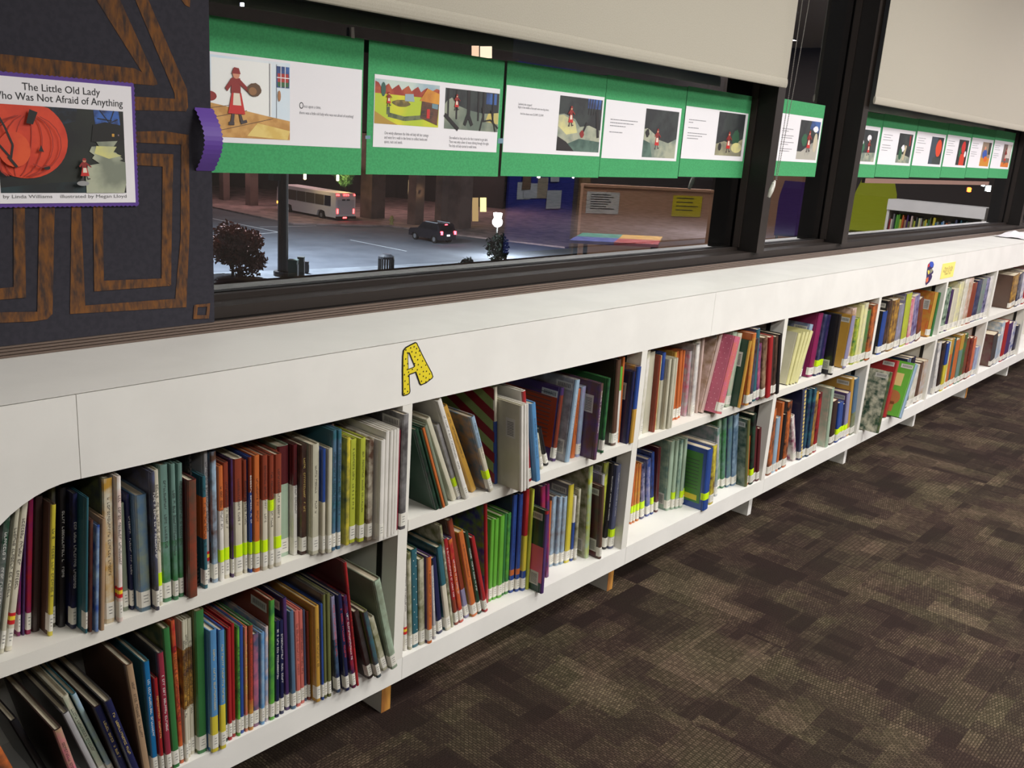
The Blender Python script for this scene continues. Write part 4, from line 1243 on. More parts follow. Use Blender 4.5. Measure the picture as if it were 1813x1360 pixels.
for (x, y) in [(523, 537), (600, 505), (655, 487), (695, 515), (548, 587), (619, 567), (684, 583), (738, 556), (750, 622), (667, 646), (519, 683), (713, 692), (792, 715), (552, 757), (663, 757), (722, 773), (497, 790), (843, 780), (773, 814), (545, 852), (626, 848), (706, 857), (567, 895), (804, 884), (853, 880), (903, 922), (500, 935), (560, 958), (745, 927), (803, 960), (847, 985), (508, 1037), (557, 1088), (773, 1040), (843, 1050), (897, 1010), (508, 1163), (550, 1205), (497, 1240)]:
    c_ = FX(x, y); q.poly([(c_.x+.00155*math.cos(k_*math.pi/4), FY-.0008, c_.z+.0019*math.sin(k_*math.pi/4)) for k_ in range(8)], M_ab)
q.build('dots', A_)
# second letter, farther along
q = MB()
def bl(pts, rgb, d): q.prism([tuple(at(1560+x/7.158, 440+y/7.158, -.0010-.0004*d)) for x, y in pts], (0, .0004, 0), mat('letter_ink', rgb, .5))
bl([(595, 205), (630, 165), (660, 170), (670, 205), (660, 240), (640, 262), (662, 285), (660, 310), (640, 330), (648, 350), (640, 380), (615, 425), (570, 468), (562, 440), (575, 380), (580, 300)], (58, 44, 92), 0)
bl([(620, 175), (650, 165), (668, 190), (660, 232), (635, 240), (618, 215)], (56, 86, 190), 1); bl([(595, 210), (618, 185), (614, 225), (592, 240)], (206, 56, 60), 1)
bl([(590, 285), (605, 272), (618, 290), (612, 320), (596, 330)], (232, 214, 90), 1); bl([(570, 385), (600, 360), (598, 410), (570, 440)], (222, 110, 70), 1); bl([(620, 265), (655, 262), (650, 290), (625, 320)], (150, 150, 120), 1)
o = q.build('letter'); tag(o, 'narrow multicoloured letter in blue, purple and red on the far fascia', 'letter')
ya, yb = at(1666, 466, 0), at(1689, 490, 0); nx0, nx1, nz0, nz1 = at(1664, 494, 0).x, at(1689, 478, 0).x, at(1676, 492, 0).z, at(1676, 466, 0).z
o = bx('note', (nx0, -.0011, nz0), (nx1, -.0002, nz1), mat('yellow_note_paper', (246, 226, 120), .7)); tag(o, 'yellow note beside the multicoloured letter on the far fascia', 'note')
wn = nx1-nx0; M_nt = mat('note_print', (150, 134, 80), .7)
text('printed_text', 'Please Do Not', nx0+wn*.2, -.0013, nz1-.018, wn*.66, .015, M_nt, o); text('printed_text', 'Return to Shelf', nx0+wn*.12, -.0013, (nz0+nz1)/2+.008, wn*.72, .015, M_nt, o); text('printed_text', 'Thank You!', nx0+wn*.25, -.0013, nz0+.032, wn*.5, .015, M_nt, o)
# crumpled sheet on the countertop
q = MB(); ca = atz(1788, 416, ZT); M_ps = M_paper; n_ = 8
for i in range(n_):
    for j in range(5):
        def PP(i_, j_): return (ca.x-.35+.7*i_/n_, .05+.19*j_/5, ZT+.002+.008*abs(math.sin(i_*1.3+j_*.9))+(.028*math.exp(-((i_-4)**2+(j_-4.2)**2)/1.6)))
        q.poly([PP(i, j), PP(i+1, j), PP(i+1, j+1), PP(i, j+1)], M_ps)
o = q.build('paper_sheet', smooth=True); tag(o, 'rumpled white paper sheet lying on the far end of the countertop', 'paper')
# ------------------------------------------------------------------ the street outside, one storey and more below
S = -8.7
def gz(px, py): v = atz(px, py, S); return Vector((v.x, v.y, S))
def hgt(p, px, py):                         # height at ground point p seen at image row py
    d = ray(px, py); k_ = ((p.x-CAM.x)**2+(p.y-CAM.y)**2)**.5/math.hypot(d.x, d.y); return CAM.z + d.z*k_
M_asph = mat('asphalt', (84, 88, 96), .9, noise=(70, 74, 82), nscale=.35, lo=.35, hi=.65)
M_side = mat('sidewalk_concrete', (150, 128, 124), .9, noise=(120, 104, 100), nscale=.8)
M_conc = mat('building_concrete', (104, 84, 78), .85, noise=(84, 66, 62), nscale=.5)
M_dkw = mat('dark_building', (36, 28, 30), .8, noise=(26, 20, 22), nscale=.4)
M_line = mat('road_paint', (196, 200, 202), .8)
q = MB(); q.poly([(-40, 6, S), (260, 6, S), (260, 240, S), (-40, 240, S)], M_asph); struct(q.build('street'))
# far sidewalk under the arcade
q = MB(); fs = [gz(380, 372), gz(480, 402), gz(640, 400), gz(830, 412), gz(930, 425)]; bs = [gz(930, 330), gz(830, 330), gz(640, 330), gz(380, 330)]
q.prism([p+Vector((0, 0, .15)) for p in [gz(300, 352), gz(470, 388), gz(520, 398), gz(690, 402), gz(812, 418), gz(1000, 440), gz(1300, 420), gz(1300, 330), gz(300, 315)]], (0, 0, -.14), M_side); struct(q.build('sidewalk'))
def stripe(a, b, wd):
    a = gz(*a)+Vector((0, 0, .012)); b = gz(*b)+Vector((0, 0, .012)); n = (b-a).cross(Vector((0, 0, 1))).normalized()*wd/2; q.poly([a-n, b-n, b+n, a+n], M_line)
q = MB()
stripe((360, 384), (497, 412), .22); stripe((360, 400), (420, 414), .2); stripe((380, 421), (510, 410), .22); stripe((460, 402), (560, 400), .18); stripe((620, 425), (720, 445), .15)
struct(q.build('road_marking'))
# near sidewalk and planting bed edge
q = MB(); q.prism([p+Vector((0, 0, .15)) for p in [gz(300, 490), gz(600, 478), gz(900, 462), gz(1300, 440), gz(1300, 520), gz(900, 560), gz(300, 600)]], (0, 0, -.14), mat('near_sidewalk', (110, 114, 120), .9, noise=(96, 100, 106), nscale=.8)); struct(q.build('near_sidewalk'))
# arcade building
def column(px, py, wpx, top=None):
    p = gz(px, py); d = math.hypot(p.x-CAM.x, p.y-CAM.y); w_ = wpx/FPX*d*1.0
    q = MB(); q.box((-w_/2, -w_/2, .15), (w_/2, w_/2, 9.0), M_conc); q.box((-w_*.58, -w_*.58, 8.4), (w_*.58, w_*.58, 9.0), M_conc)
    return q.build('column', loc=p), p
cl = []
for px, py, wp in [(398, 356, 12), (446, 366, 15), (659, 388, 30), (735, 400, 20), (780, 404, 16), (812, 406, 30)]:
    o, p = column(px, py, wp); struct(o); cl.append(p)
q = MB(); fa, fb = gz(300, 325), gz(700, 352); fc = gz(1150, 380)
q.prism([fa, fb, fb+Vector((0, 0, 26)), fa+Vector((0, 0, 26))], (6, 6, 0), M_dkw); q.prism([fb, gz(890, 372), gz(890, 372)+Vector((0, 0, 26)), fb+Vector((0, 0, 26))], (6, 6, 0), M_dkw); struct(q.build('wall_arcade'))
# slab above the arcade with a lit window on the upper floor
q = MB(); a = gz(340, 350); b = gz(700, 372); c_ = gz(900, 395)
q.prism([a+Vector((0, 0, 9.0)), b+Vector((0, 0, 9.0)), c_+Vector((0, 0, 9.0)), gz(900, 372)+Vector((0, 0, 9)), gz(700, 352)+Vector((0, 0, 9.0)), gz(300, 325)+Vector((0, 0, 9.0))], (0, 0, 9), M_dkw); struct(q.build('building_front'))
fd = gz(840, 398); 
def lit(px0, px1, py0, py1, base, rgb, s, name='lit_window', th=.1):
    q = MB(); P0 = [];
    d = math.hypot(base.x-CAM.x, base.y-CAM.y)
    for (x, y) in ((px0, py1), (px1, py1), (px1, py0), (px0, py0)):
        r_ = ray(x, y); k_ = d/math.hypot(r_.x, r_.y); P0.append(CAM+r_*k_)
    q.prism(P0, (P0[0]-CAM).normalized()*th, mat('lit_pane_%d' % int(px0), rgb, .5, emis=rgb, estr=s)); LWN[0] += 1; o = q.build('window_%d' % LWN[0]); return o
LWN = [10]
near = gz(830, 400)
struct(lit(835, 848, 81, 100, near+Vector((-5, -3, 0)), (206, 168, 140), .5))
struct(lit(850, 871, 82, 103, near+Vector((-5, -3, 0)), (214, 186, 160), .55))
struct(lit(824, 834, 352, 392, near, (150, 120, 80), .35))
struct(lit(836, 847, 350, 392, near, (160, 130, 84), .35))
struct(lit(850, 861, 350, 375, near, (226, 196, 120), .8))
# wall lamps glowing under the arcade
def glow(px, py, rpx, hpx, dist_base, rgb, s, label, power, name='wall_lamp', cat='lamp'):
    d = math.hypot(dist_base.x-CAM.x, dist_base.y-CAM.y)-.4; r_ = ray(px, py); k_ = d/math.hypot(r_.x, r_.y); p = CAM+r_*k_; w_ = rpx/FPX*d; h_ = hpx/FPX*d
    e_ = empty(name, p); tag(e_, label, cat, 'glowing lamps outside' if cat == 'lamp' else None)
    q = MB(); q.tube([(0, 0, -h_), (0, 0, -h_*.8), (0, 0, h_*.8), (0, 0, h_)], [w_*.5, w_, w_, w_*.5], mat('lamp_glow_'+str(rgb), rgb, .5, emis=rgb, estr=s), 8); q.build('glowing_tube', e_)
    q = MB(); q.box((-w_*.8, .02+w_, -h_*1.1), (w_*.8, .1+w_, h_*1.15), M_black); q.build('back_plate', e_)
    if power:
        ld = bpy.data.lights.new('lamp_light', 'POINT'); ld.energy = power; ld.color = tuple(lin(c) for c in rgb); ld.shadow_soft_size = .3
        lo = bpy.data.objects.new('lamp_light', ld); COL.objects.link(lo); lo.parent = e_; lo.location = (0, -1.2, -.3)
    return e_
arc = gz(600, 392)
glow(540, 312, 2.2, 5.5, gz(540, 388), (255, 214, 150), 6, 'small orange wall lamp over the front of the bus', 35)
glow(598, 315, 2, 5, gz(598, 388), (255, 214, 150), 6, 'small orange wall lamp over the rear of the bus', 35)
glow(727, 332, 3, 11, gz(727, 398), (255, 216, 160), 8, 'tall orange lamp on the column between bus and dark car', 300)
glow(954, 312, 2.5, 3, gz(954, 400), (255, 240, 200), 8, 'small round lamp just under the third green poster', 0)
glow(1015, 313, 1.6, 2.4, gz(1015, 400), (255, 246, 220), 8, 'tiny lamp under the right end of the third poster', 0)
glow(429, 8, 3, 2.6, gz(429, 380), (225, 220, 255), 8, 'white-violet lamp high above the leftmost poster', 0)
glow(1716, 336, 3, 3.5, gz(1716, 420), (255, 90, 30), 8, 'orange-red signal light past the second post', 0, 'signal_light')
glow(1751, 334, 4.5, 4.5, gz(1751, 420), (240, 250, 255), 8, 'bright white street light far right in the window', 0)
glow(1741, 327, 2.5, 2.5, gz(1741, 420), (240, 250, 255), 6, 'smaller white light up and left of the bright one', 0)
glow(1442, 305, 2, 2, gz(1442, 420), (245, 250, 245), 6, 'tiny white light at the corner of the narrow pane poster', 0)
# pinkish light on the far sidewalk, cool light on the road: unseen street lamps added to light the road
def added_street_light(x, y, z, col, e, label):
    u = empty('added_street_lamp', (x, y, S)); tag(u, label, 'street lamp')
    q = MB(); q.tube([(0, 0, 0), (0, 0, z-S)], .1, M_black, 8); q.build('pole', u)
    q = MB(); q.box((-.5, -.2, z-S), (.5, .2, z-S+.15), M_black); q.build('lamp_head', u)
    q = MB(); q.box((-.4, -.15, z-S-.04), (.4, .15, z-S-.001), mat('lamp_lens', (240, 240, 240), .4, emis=(255, 255, 255), estr=20)); q.build('lens', u)
    ld = bpy.data.lights.new('added_street_light', 'SPOT'); ld.energy = e; ld.color = col; ld.spot_size = math.radians(150); ld.spot_blend = .6; ld.shadow_soft_size = .3
    lo = bpy.data.objects.new('added_street_light', ld); COL.objects.link(lo); lo.parent = u; lo.location = (0, 0, z-S-.1)
a = gz(250, 440); added_street_light(a.x, a.y, 8, (.8, .88, 1), 5000, 'added street lamp, unseen behind the paper door')
a = gz(1322, 425); added_street_light(a.x, a.y, 8, (.8, .88, 1), 7000, 'added street lamp, unseen behind the first dark post')
a = gz(501, 492); LP0 = (a.x+1.5, a.y+6, 5.6)
for px in (400, 560, 690, 860):
    a = gz(px, 366 if px < 500 else 378)
    ld = bpy.data.lights.new('arcade_light', 'POINT'); ld.energy = 330; ld.color = (1, .62, .6); ld.shadow_soft_size = .3
    u = empty('arcade_lamp', (a.x, a.y, S+8.5)); tag(u, {400: 'leftmost', 560: 'second', 690: 'third', 860: 'rightmost'}[px]+' round lamp hanging under the arcade ceiling', 'lamp', 'arcade ceiling lamps')
    lo = bpy.data.objects.new('arcade_light', ld); COL.objects.link(lo); lo.parent = u; lo.location = (0, 0, -.5)
    q = MB(); q.ball((0, 0, 0), .18, mat('pink_globe', (255, 200, 190), .4, emis=(255, 190, 180), estr=4)); q.build('globe', u); q = MB(); q.tube([(0, 0, .15), (0, 0, .5)], .02, M_black, 6); q.build('stem', u)
# --- the bus
def bus():
    rl = gz(594, 394); rr = gz(634, 395); fl_ = gz(512, 378)
    ax = (fl_-rl); ax.z = 0; Lb = 11.0; ax.normalize(); ang = math.atan2(ax.y, ax.x)
    u = empty('bus', rl, ang); tag(u, 'white city bus with red tail lights stopped at the far kerb', 'bus')
    Wb = 2.45; wh = mat('bus_white', (206, 204, 206), .4); gw = mat('bus_dark_glass', (30, 32, 48), .15); gl2 = mat('bus_side_glass', (84, 78, 70), .2)
    rd = mat('tail_red', (255, 40, 40), .4, emis=(255, 50, 50), estr=5); am = mat('amber', (255, 160, 40), .4, emis=(255, 160, 40), estr=6); ty = M_black
    # local x forward from the rear, y: 0 = left side nearest us, -Wb right
    q = MB(); 
    prof = [(0, .45), (0, 2.75), (.12, 2.95), (Lb-.3, 2.95), (Lb, 2.6), (Lb+.1, 1.2), (Lb, .4), (9.8, .4), (9.6, .95), (8.9, 1.05), (8.2, .95), (8.0, .4), (3.4, .4), (3.2, .95), (2.6, 1.05), (2.0, .95), (1.8, .45)]
    q.prism([(x, 0, z) for x, z in prof], (0, -Wb, 0), wh); q.build('body', u)
    for (xa, xb) in ((.9, 2.0), (2.1, 3.7), (3.8, 5.4), (5.5, 7.1), (7.2, 8.8)): bx('side_window', (xa, .0, 1.55), (xb, .03, 2.6), gl2 if xa > 2 else gw, u)
    bx('front_side_window', (8.9, 0, 1.3), (Lb-.15, .03, 2.7), gw, u); bx('windscreen', (Lb+.0, -Wb+.2, 1.3), (Lb+.12, -.2, 2.6), gw, u)
    bx('rear_panel', (-.03, -Wb+.2, .8), (0, -.2, 2.3), mat('bus_rear_grey', (176, 176, 182), .5), u)
    for y in (-.95, -1.5): bx('rear_vent', (-.06, y-.2, 2.2), (-.03, y+.2, 2.35), gw, u)
    for x in (2.6, 8.9):
        for y in (-.02, -Wb+.3):
            q = MB(); q.tube([(x, y, .5), (x, y-.28, .5)], .5, ty, 20); q.tube([(x, y+.01, .5), (x, y, .5)], .22, mat('hub', (120, 120, 120), .4), 12); q.build('wheel', u)
    for y in (-.12, -.35, -1.0, -1.25, -1.5, -2.3): bx('marker_light', (-.06, y-.06, 2.72), (0, y+.06, 2.84), rd, u)
    for y in (-.22, -2.2): bx('tail_light', (-.06, y-.07, .9), (0, y+.07, 1.35), rd, u)
    bx('bumper', (-.15, -Wb, .35), (0, 0, .6), M_black, u); bx('brake_light', (-.18, -1.25, .42), (-.15, -.8, .55), rd, u)
    for x in (9.6, 10.0, 10.4): bx('front_marker_light', (x, -.1, 2.95), (x+.12, 0, 3.05), am, u)
    bx('turn_signal', (Lb-.1, 0, .9), (Lb, .05, 1.1), am, u); bx('interior_lamp', (10.2, .03, 1.6), (10.7, .06, 2.2), mat('cab_glow', (220, 230, 240), .4, emis=(220, 230, 240), estr=.8), u)
bus()
def suv():
    a = gz(783, 433); b = gz(738, 424); c_ = gz(806, 430); ax = (b-a).normalized(); ang = math.atan2(ax.y, ax.x); Wc = 1.85; Lc = 4.5
    a = gz(779, 433)
    u = empty('car', a, ang); tag(u, 'dark sport utility car with glowing red tail lights crossing the street', 'car')
    bd = mat('car_black', (26, 24, 30), .25, coat=.5); gs_ = mat('car_glass', (12, 12, 16), .08); rd = mat('car_tail_red', (255, 40, 50), .4, emis=(255, 50, 60), estr=6)
    prof = [(0, .35), (-.02, 1.0), (.1, 1.15), (.35, 1.68), (.6, 1.78), (2.5, 1.76), (3.2, 1.15), (4.3, 1.02), (4.5, .8), (4.5, .35), (4.1, .35), (3.95, .62), (3.6, .72), (3.25, .62), (3.1, .35), (1.35, .35), (1.2, .62), (.88, .72), (.55, .62), (.42, .35)]
    q = MB(); q.prism([(x, 0, z) for x, z in prof], (0, -Wc, 0), bd); q.build('body', u)
    for (xa, xb) in ((.5, 1.2), (1.27, 2.1)): bx('side_window', (xa, 0, 1.18), (xb, .015, 1.65), gs_, u)
    q = MB(); q.prism([(2.15, 0, 1.18), (3.0, 0, 1.18), (2.5, 0, 1.62), (2.15, 0, 1.65)], (0, .015, 0), gs_); q.build('side_window', u)
    q = MB(); q.hexa([(.08, -.2, 1.18), (.08, -Wc+.2, 1.18), (.1, -Wc+.2, 1.18), (.1, -.2, 1.18), (.3, -.2, 1.62), (.3, -Wc+.2, 1.62), (.34, -Wc+.2, 1.62), (.34, -.2, 1.62)], gs_); q.build('rear_window', u)
    for x in (.88, 3.6):
        for y in (.0, -Wc+.22):
            q = MB(); q.tube([(x, y, .35), (x, y-.22, .35)], .35, M_black, 18); q.tube([(x, y+.012, .35), (x, y, .35)], .2, mat('car_rim', (110, 110, 112), .3), 12); q.build('wheel', u)
    for y in (-.13, -Wc+.13): bx('tail_light', (-.08, y-.1, .85), (.05, y+.1, 1.15), rd, u)
    bx('high_brake_light', (.28, -1.05, 1.68), (.36, -.8, 1.74), rd, u); bx('number_plate', (-.06, -1.1, .7), (-.02, -.75, .85), mat('plate', (220, 220, 225), .4, emis=(220, 220, 225), estr=.5), u)
    for y in (-.2, -Wc+.2): bx('roof_rail', (.7, y-.02, 1.79), (2.4, y+.02, 1.84), mat('rail', (190, 195, 200), .3), u)
suv()
def far_car(px, py, label, rgb=(20, 18, 24)):
    a = gz(px, py); u = empty('car', a, .4); tag(u, label, 'car')
    prof = [(-2.2, .3), (-2.25, .85), (-1.4, 1.0), (-.9, 1.4), (.6, 1.4), (1.3, .95), (2.2, .8), (2.25, .3)]
    q = MB(); q.prism([(x, .9, z) for x, z in prof], (0, -1.8, 0), mat('car_black', (26, 24, 30), .25, coat=.5)); q.build('body', u)
    for x in (-1.4, 1.4): q = MB(); q.tube([(x, .92, .33), (x, -.92, .33)], .33, M_black, 14); q.build('wheel', u)
far_car(1432, 378, 'distant dark car seen through the narrow pane')
# --- dark traffic pole with cabinet boxes near us
u = empty('street_pole', gz(501, 492)); tag(u, 'tall dark street pole standing between the bush and the bus', 'pole')
q = MB(); q.tube([(0, 0, 0), (0, 0, .5), (0, 0, 14)], [.5, .34, .3], M_black, 12); q.build('pole', u); q = MB(); q.tube([(0, 0, .0), (0, 0, .45)], .6, M_black, 12); q.build('base', u)
ld = bpy.data.lights.new('added_street_light', 'SPOT'); ld.energy = 11000; ld.color = (.8, .88, 1); ld.spot_size = math.radians(150); ld.spot_blend = .6; ld.shadow_soft_size = .3  # lamp and arm added on the pole top, out of view, to light the road
lo = bpy.data.objects.new('added_street_light', ld); COL.objects.link(lo); lo.parent = u; lo.location = (2.2, 5.2, 13.6)
q = MB(); q.tube([(0, 0, 13.8), (2.2, 5.2, 14.1)], .08, M_black, 8); q.box((1.9, 4.7, 13.95), (2.5, 5.7, 14.2), M_black); q.build('added_lamp_arm', u)
bx('sign_box', (-.9, -.3, 6.2), (-.35, .3, 9.5), mat('green_sign_box', (24, 48, 38), .7), u)
a = gz(517, 497); h0 = 2.0
def cabinet(px, py, wpx, hp, rgb, label):
    a = gz(px, py); d = math.hypot(a.x-CAM.x, a.y-CAM.y); w_ = wpx/FPX*d; h_ = hp/FPX*d
    u = empty('street_cabinet', a, .75); tag(u, label, 'box', 'street boxes beside the dark pole'); m = mat('cabinet_%d' % px, rgb, .6)
    bx('housing', (-w_/2, -w_/2, .1), (w_/2, w_/2, h_), m, u); bx('lid', (-w_*.55, -w_*.55, h_), (w_*.55, w_*.55, h_+.1), m, u); bx('door', (-w_*.4, -w_/2-.03, .25), (w_*.4, -w_/2, h_*.85), M_black, u); bx('plinth', (-w_*.45, -w_*.45, 0), (w_*.45, w_*.45, .1), M_black, u)
cabinet(519, 499, 15, 36, (28, 66, 56), 'dark green street box at the foot of the pole'); cabinet(533, 492, 10, 34, (50, 56, 50), 'olive street box right of the green one'); cabinet(543, 488, 6, 22, (64, 62, 66), 'small grey street box farthest right of three')
# trash bin, hydrant
a = gz(683, 487); u = empty('trash_bin', a); tag(u, 'round black trash bin on the near kerb', 'bin')
q = MB(); n_ = 18
for i in range(n_):
    th = 2*math.pi*i/n_; q.box((.5*math.cos(th)-.04, .5*math.sin(th)-.04, .1), (.5*math.cos(th)+.04, .5*math.sin(th)+.04, 1.15), M_black)
q.tube([(0, 0, .05), (0, 0, .15)], .55, M_black, 18); q.build('slatted_body', u); q = MB(); q.tube([(0, 0, 1.15), (0, 0, 1.3), (0, 0, 1.45)], [.58, .56, .3], mat('bin_lid', (50, 52, 58), .5), 18); q.build('lid', u)
a = gz(693, 400); u = empty('fire_hydrant', a); tag(u, 'small pale fire hydrant on the far sidewalk', 'hydrant'); my = mat('hydrant_paint', (150, 140, 80), .6)
q = MB(); q.tube([(0, 0, .15), (0, 0, .25), (0, 0, .26), (0, 0, .8), (0, 0, .82), (0, 0, .95), (0, 0, 1.05)], [.25, .25, .17, .17, .22, .16, .05], my, 12); q.build('barrel', u)
q = MB(); q.tube([(-.3, 0, .62), (.3, 0, .62)], .09, my, 10); q.build('side_outlets', u)
# round street lamp
a = gz(877, 452); u = empty('globe_lamp', a); tag(u, 'bright white globe street lamp beside the dark car', 'street lamp')
d = math.hypot(a.x-CAM.x, a.y-CAM.y); hz = hgt(a, 877, 393)-S
q = MB(); q.tube([(0, 0, 0), (0, 0, .3), (0, 0, .35), (0, 0, hz-.4)], [.2, .18, .09, .07], M_black, 10); q.build('pole', u)
mgw = mat('globe_glow', (245, 248, 255), .4, emis=(245, 248, 255), estr=9)
q = MB(); q.ball((0, 0, hz), .42, mgw, 14, 10); q.tube([(0, 0, hz+.3), (0, 0, hz+.75)], [.3, .38], mgw, 12); q.build('globe', u, smooth=True)
ld = bpy.data.lights.new('globe_light', 'POINT'); ld.energy = 1200; ld.color = (.9, .95, 1); ld.shadow_soft_size = .4; lo = bpy.data.objects.new('globe_light', ld); COL.objects.link(lo); lo.parent = u; lo.location = (0, -.9, hz)
# --- foliage
def bush(px, py, wpx, hp, n_, rgb, rgb2, label, name='bush', trunk=True, seed=1, lsz=.16, cf=None):
    rnd = random.Random(seed); a = gz(px, py); d = math.hypot(a.x-CAM.x, a.y-CAM.y); R_ = wpx/2/FPX*d; H = hp/FPX*d
    u = empty(name, a); tag(u, label, 'tree' if trunk else 'bush'); m1 = mat(name+'_leaf', rgb, .8, noise=rgb2, nscale=2); q = MB()
    cz = H*.54 if trunk else H*.5; rz = H*.46 if trunk else H*.5
    if cf: cz = H*cf; rz = H*.2
    blobs = [(rnd.uniform(-.55, .55)*R_, rnd.uniform(-.5, .5)*R_, cz+rnd.uniform(-.6, .6)*rz, rnd.uniform(.35, .55)) for _ in range(12)]
    for i in range(n_):
        bx_, by_, bz_, br = rnd.choice(blobs); v = Vector((rnd.gauss(0, 1), rnd.gauss(0, 1), rnd.gauss(0, 1))).normalized()*br*rnd.uniform(.5, 1.1)
        c_ = Vector((bx_+v.x*R_*.8, by_+v.y*R_*.8, max(.1, bz_+v.z*rz*.9))); s_ = lsz*rnd.uniform(.6, 1.4)
        e1 = Vector((rnd.gauss(0, 1), rnd.gauss(0, 1), rnd.gauss(0, 1))).normalized(); e2 = e1.cross(Vector((rnd.random(), rnd.random(), rnd.random()))).normalized()
        q.poly([c_-e1*s_, c_+e2*s_*.45, c_+e1*s_, c_-e2*s_*.45], m1)
    q.build('foliage', u)
    q = MB(); mb = mat('bark', (50, 38, 32), .9)
    q.tube([(0, 0, 0), (.03, 0, H*.3), (0, .05, H*.5)], [.1, .08, .05], mb, 8)
    for b_ in blobs[:7]: q.tube([(0, 0, H*.25), (b_[0]*.5, b_[1]*.5, H*.4), (b_[0], b_[1], b_[2])], [.06, .04, .015], mb, 6)
    q.build('trunk', u)
bush(412, 494, 128, 100, 4200, (112, 66, 52), (80, 50, 38), 'reddish brown street tree beside the paper door edge', 'small_tree', True, 3)
bush(880, 474, 50, 62, 700, (40, 56, 42), (28, 40, 30), 'dark green bush under the white globe lamp', 'bush', False, 5)
bush(830, 482, 60, 26, 400, (44, 54, 50), (30, 38, 34), 'low leafy bush at the right of the near kerb', 'bush', False, 8)
bush(790, 482, 40, 14, 220, (44, 54, 50), (30, 38, 34), 'smallest sparse bush left of the low leafy bush', 'bush', False, 9)
bush(612, 386, 66, 100, 1500, (84, 140, 84), (56, 96, 60), 'street tree with green lit leaves behind the bus', 'street_tree', True, 11, .3, .74)
# ------------------------------------------------------------------ things in the room behind us, seen mirrored in the glass
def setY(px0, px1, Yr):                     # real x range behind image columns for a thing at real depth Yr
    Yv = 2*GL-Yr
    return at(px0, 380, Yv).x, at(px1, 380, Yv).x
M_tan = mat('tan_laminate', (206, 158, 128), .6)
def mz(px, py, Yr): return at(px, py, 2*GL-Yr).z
# low tan partition with two notices
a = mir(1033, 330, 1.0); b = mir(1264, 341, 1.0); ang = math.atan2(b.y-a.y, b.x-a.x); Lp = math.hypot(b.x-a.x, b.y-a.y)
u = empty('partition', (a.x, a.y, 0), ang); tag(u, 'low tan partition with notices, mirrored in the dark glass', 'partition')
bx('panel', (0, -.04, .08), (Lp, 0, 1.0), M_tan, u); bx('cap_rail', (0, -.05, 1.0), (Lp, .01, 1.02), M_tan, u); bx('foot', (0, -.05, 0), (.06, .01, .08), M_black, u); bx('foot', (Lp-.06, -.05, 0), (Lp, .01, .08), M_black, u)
def notice(f0, f1, z0, z1, rgb, label, txt):
    o = bx('notice', (0, 0, 0), (Lp*(f1-f0), .002, z1-z0), mat('notice_%d' % rgb[2], rgb, .7)); o.location = Vector((a.x, a.y, z0))+Vector((math.cos(ang), math.sin(ang), 0))*Lp*f0+Vector((-math.sin(ang), math.cos(ang), 0))*.002; o.rotation_euler = (0, 0, ang)
    tag(o, label, 'notice'); q = MB(); w_ = Lp*(f1-f0); h_ = z1-z0
    for i in range(txt): q.box((w_*.12, .002, h_*(.85-.75*i/txt)), (w_*random.uniform(.6, .9), .0026, h_*(.85-.75*i/txt)+h_*.04), M_ink)
    q.build('print_lines', o)
notice(.03, .27, .80, .965, (226, 222, 216), 'white framed notice at the left of the tan partition', 7)
notice(.68, .91, .80, .965, (232, 210, 40), 'yellow notice at the right of the tan partition', 4)
# rainbow table in front of it
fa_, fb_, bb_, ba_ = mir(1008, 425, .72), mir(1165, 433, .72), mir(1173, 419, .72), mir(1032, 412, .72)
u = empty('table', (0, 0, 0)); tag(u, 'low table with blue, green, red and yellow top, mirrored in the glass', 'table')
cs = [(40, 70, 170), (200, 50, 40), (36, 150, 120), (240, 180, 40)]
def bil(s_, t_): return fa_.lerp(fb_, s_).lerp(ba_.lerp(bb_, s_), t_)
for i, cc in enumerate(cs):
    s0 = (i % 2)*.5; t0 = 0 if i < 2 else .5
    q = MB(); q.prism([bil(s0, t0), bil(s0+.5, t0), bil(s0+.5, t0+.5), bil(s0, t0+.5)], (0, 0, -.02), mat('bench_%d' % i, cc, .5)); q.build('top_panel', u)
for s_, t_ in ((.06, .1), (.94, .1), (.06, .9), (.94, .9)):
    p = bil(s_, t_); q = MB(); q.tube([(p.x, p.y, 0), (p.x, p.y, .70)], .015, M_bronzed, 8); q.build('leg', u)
# blue bulletin wall panel with pinned papers
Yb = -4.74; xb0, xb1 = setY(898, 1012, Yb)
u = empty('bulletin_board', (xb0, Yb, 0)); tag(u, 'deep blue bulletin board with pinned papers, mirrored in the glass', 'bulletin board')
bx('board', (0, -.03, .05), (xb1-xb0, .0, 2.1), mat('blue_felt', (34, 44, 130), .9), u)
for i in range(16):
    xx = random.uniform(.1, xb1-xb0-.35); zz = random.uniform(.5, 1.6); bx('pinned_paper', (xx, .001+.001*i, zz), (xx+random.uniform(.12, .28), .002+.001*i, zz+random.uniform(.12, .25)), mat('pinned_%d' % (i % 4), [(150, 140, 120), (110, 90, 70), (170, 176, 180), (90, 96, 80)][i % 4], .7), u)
# tan post put in for the curved tan band in the reflection
p_ = mir(905, 430, .1); 
u = empty('wooden_post', (p_.x, p_.y+1.0, 0)); tag(u, 'slender tan post added for a tan band mirrored in the glass', 'coat stand')
q = MB(); q.tube([(0, 0, .02), (.02, 0, .8), (-.05, 0, 1.6)], [.09, .07, .06], mat('post_wood', (120, 96, 66), .6), 10); q.build('post', u); q = MB(); q.tube([(0, 0, 0), (0, 0, .03)], .25, mat('post_wood', (120, 96, 66), .6), 16); q.build('base', u)
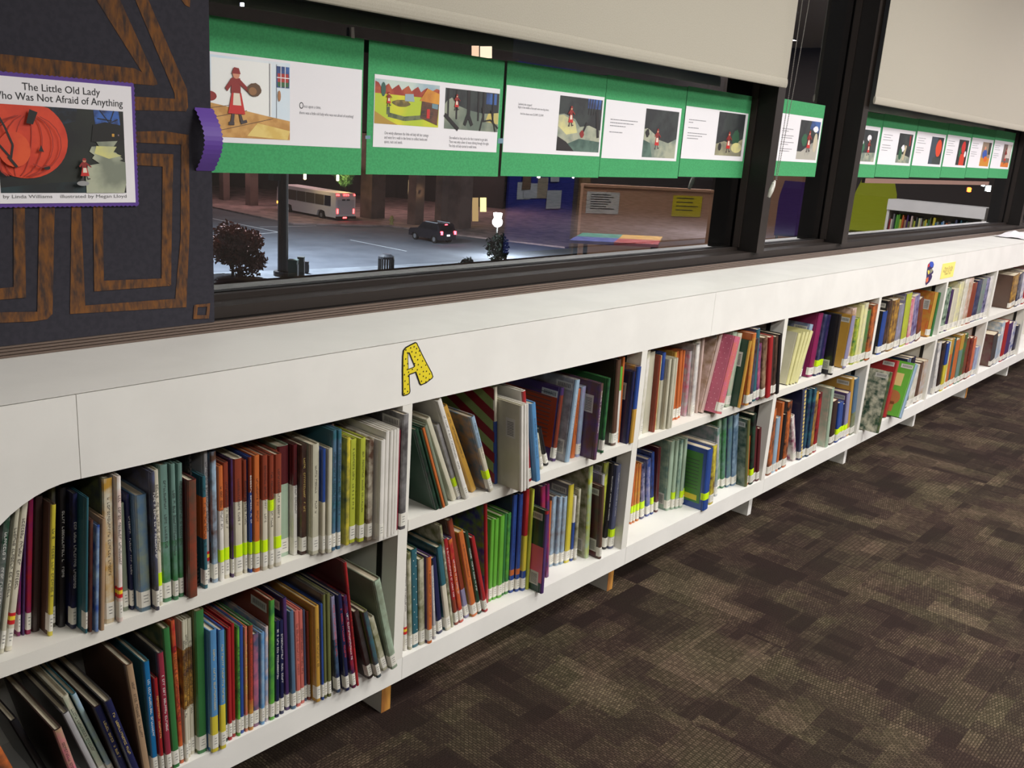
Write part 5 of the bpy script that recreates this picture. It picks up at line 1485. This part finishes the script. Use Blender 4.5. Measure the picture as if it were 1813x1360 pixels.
# return bookcase across the far end
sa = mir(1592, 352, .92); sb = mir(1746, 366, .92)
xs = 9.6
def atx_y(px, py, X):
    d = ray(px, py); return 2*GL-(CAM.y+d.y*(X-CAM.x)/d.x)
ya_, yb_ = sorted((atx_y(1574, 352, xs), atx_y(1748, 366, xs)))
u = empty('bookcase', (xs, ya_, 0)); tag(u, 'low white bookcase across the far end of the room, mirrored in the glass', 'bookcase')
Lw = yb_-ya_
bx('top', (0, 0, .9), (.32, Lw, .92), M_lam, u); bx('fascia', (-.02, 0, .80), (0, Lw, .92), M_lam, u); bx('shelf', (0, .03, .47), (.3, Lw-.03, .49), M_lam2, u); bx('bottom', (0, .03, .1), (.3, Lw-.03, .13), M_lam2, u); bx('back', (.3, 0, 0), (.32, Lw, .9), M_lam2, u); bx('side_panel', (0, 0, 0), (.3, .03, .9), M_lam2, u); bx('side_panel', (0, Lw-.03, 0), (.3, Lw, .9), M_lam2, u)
y = ya_+.04; ii = 0; keys = [k for k in CT if k not in ('blk',)]
rr = random.Random(4)
while y < yb_-.07:
    t = rr.uniform(.012, .03); h = rr.uniform(.2, .275); c = rr.choice(keys); o = empty('book', (xs+.01, y+t, .4905)); o.rotation_euler = (0, 0, -math.pi/2)
    tag(o, '%s%s book in the mirrored far bookcase' % ('tall ' if h > .25 else '', CT[c][0]), 'book', 'books in the far end bookcase')
    cover_mesh(t-.001, h, .2, [(1.0, bmat(c))], None).build('cover', o); bx('pages', (.0026, .005, .003), (t-.0036, .195, h-.004), M_page, o)
    y += t; ii += 1
# lime and purple chairs
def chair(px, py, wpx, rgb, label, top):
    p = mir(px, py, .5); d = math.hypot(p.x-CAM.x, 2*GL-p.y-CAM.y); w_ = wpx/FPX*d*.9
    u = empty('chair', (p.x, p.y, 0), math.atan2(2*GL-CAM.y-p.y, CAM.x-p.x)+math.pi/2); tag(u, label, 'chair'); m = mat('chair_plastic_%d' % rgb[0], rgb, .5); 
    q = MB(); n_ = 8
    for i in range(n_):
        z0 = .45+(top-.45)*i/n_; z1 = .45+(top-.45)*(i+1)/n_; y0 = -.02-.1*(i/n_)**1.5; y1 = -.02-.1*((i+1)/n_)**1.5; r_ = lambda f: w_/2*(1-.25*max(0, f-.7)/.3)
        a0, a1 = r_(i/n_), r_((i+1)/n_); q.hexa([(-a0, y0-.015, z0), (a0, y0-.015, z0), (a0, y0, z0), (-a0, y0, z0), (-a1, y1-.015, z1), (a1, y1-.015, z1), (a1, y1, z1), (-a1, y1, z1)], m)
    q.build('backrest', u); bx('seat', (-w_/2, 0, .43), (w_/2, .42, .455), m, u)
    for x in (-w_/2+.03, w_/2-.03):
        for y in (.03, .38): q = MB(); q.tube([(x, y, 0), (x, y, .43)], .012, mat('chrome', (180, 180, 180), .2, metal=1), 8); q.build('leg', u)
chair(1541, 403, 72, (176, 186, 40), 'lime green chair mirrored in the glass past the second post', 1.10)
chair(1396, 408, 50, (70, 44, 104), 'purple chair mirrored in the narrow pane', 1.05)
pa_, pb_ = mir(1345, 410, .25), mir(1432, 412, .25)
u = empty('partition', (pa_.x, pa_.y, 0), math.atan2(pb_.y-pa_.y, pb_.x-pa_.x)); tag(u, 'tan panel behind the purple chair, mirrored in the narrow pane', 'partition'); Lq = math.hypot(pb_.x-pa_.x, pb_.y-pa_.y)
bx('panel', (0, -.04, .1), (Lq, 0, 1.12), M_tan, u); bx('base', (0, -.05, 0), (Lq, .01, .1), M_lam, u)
# ------------------------------------------------------------------ ceiling lamps
for i, (x, y, s, c) in enumerate(LAMPS):
    u = empty('ceiling_light', (x, y, CEIL)); tag(u, 'rectangular recessed ceiling light panel above the aisle, out of the frame', 'ceiling light', 'ceiling light panels')
    q = MB(); 
    for a, b in (((-.62, -.32, -.02), (.62, -.30, 0)), ((-.62, .30, -.02), (.62, .32, 0)), ((-.62, -.30, -.02), (-.60, .30, 0)), ((.60, -.30, -.02), (.62, .30, 0))): q.box(a, b, M_lam)
    q.build('frame', u)
    m = bpy.data.materials.new('lamp_diffuser'); m.use_nodes = True; b_ = m.node_tree.nodes['Principled BSDF']; b_.inputs['Base Color'].default_value = (.8, .8, .8, 1); b_.inputs['Emission Color'].default_value = (*c, 1); b_.inputs['Emission Strength'].default_value = s
    q = MB(); q.poly([(-.6, -.3, -.012), (-.6, .3, -.012), (.6, .3, -.012), (.6, -.3, -.012)], m); q.build('diffuser', u)
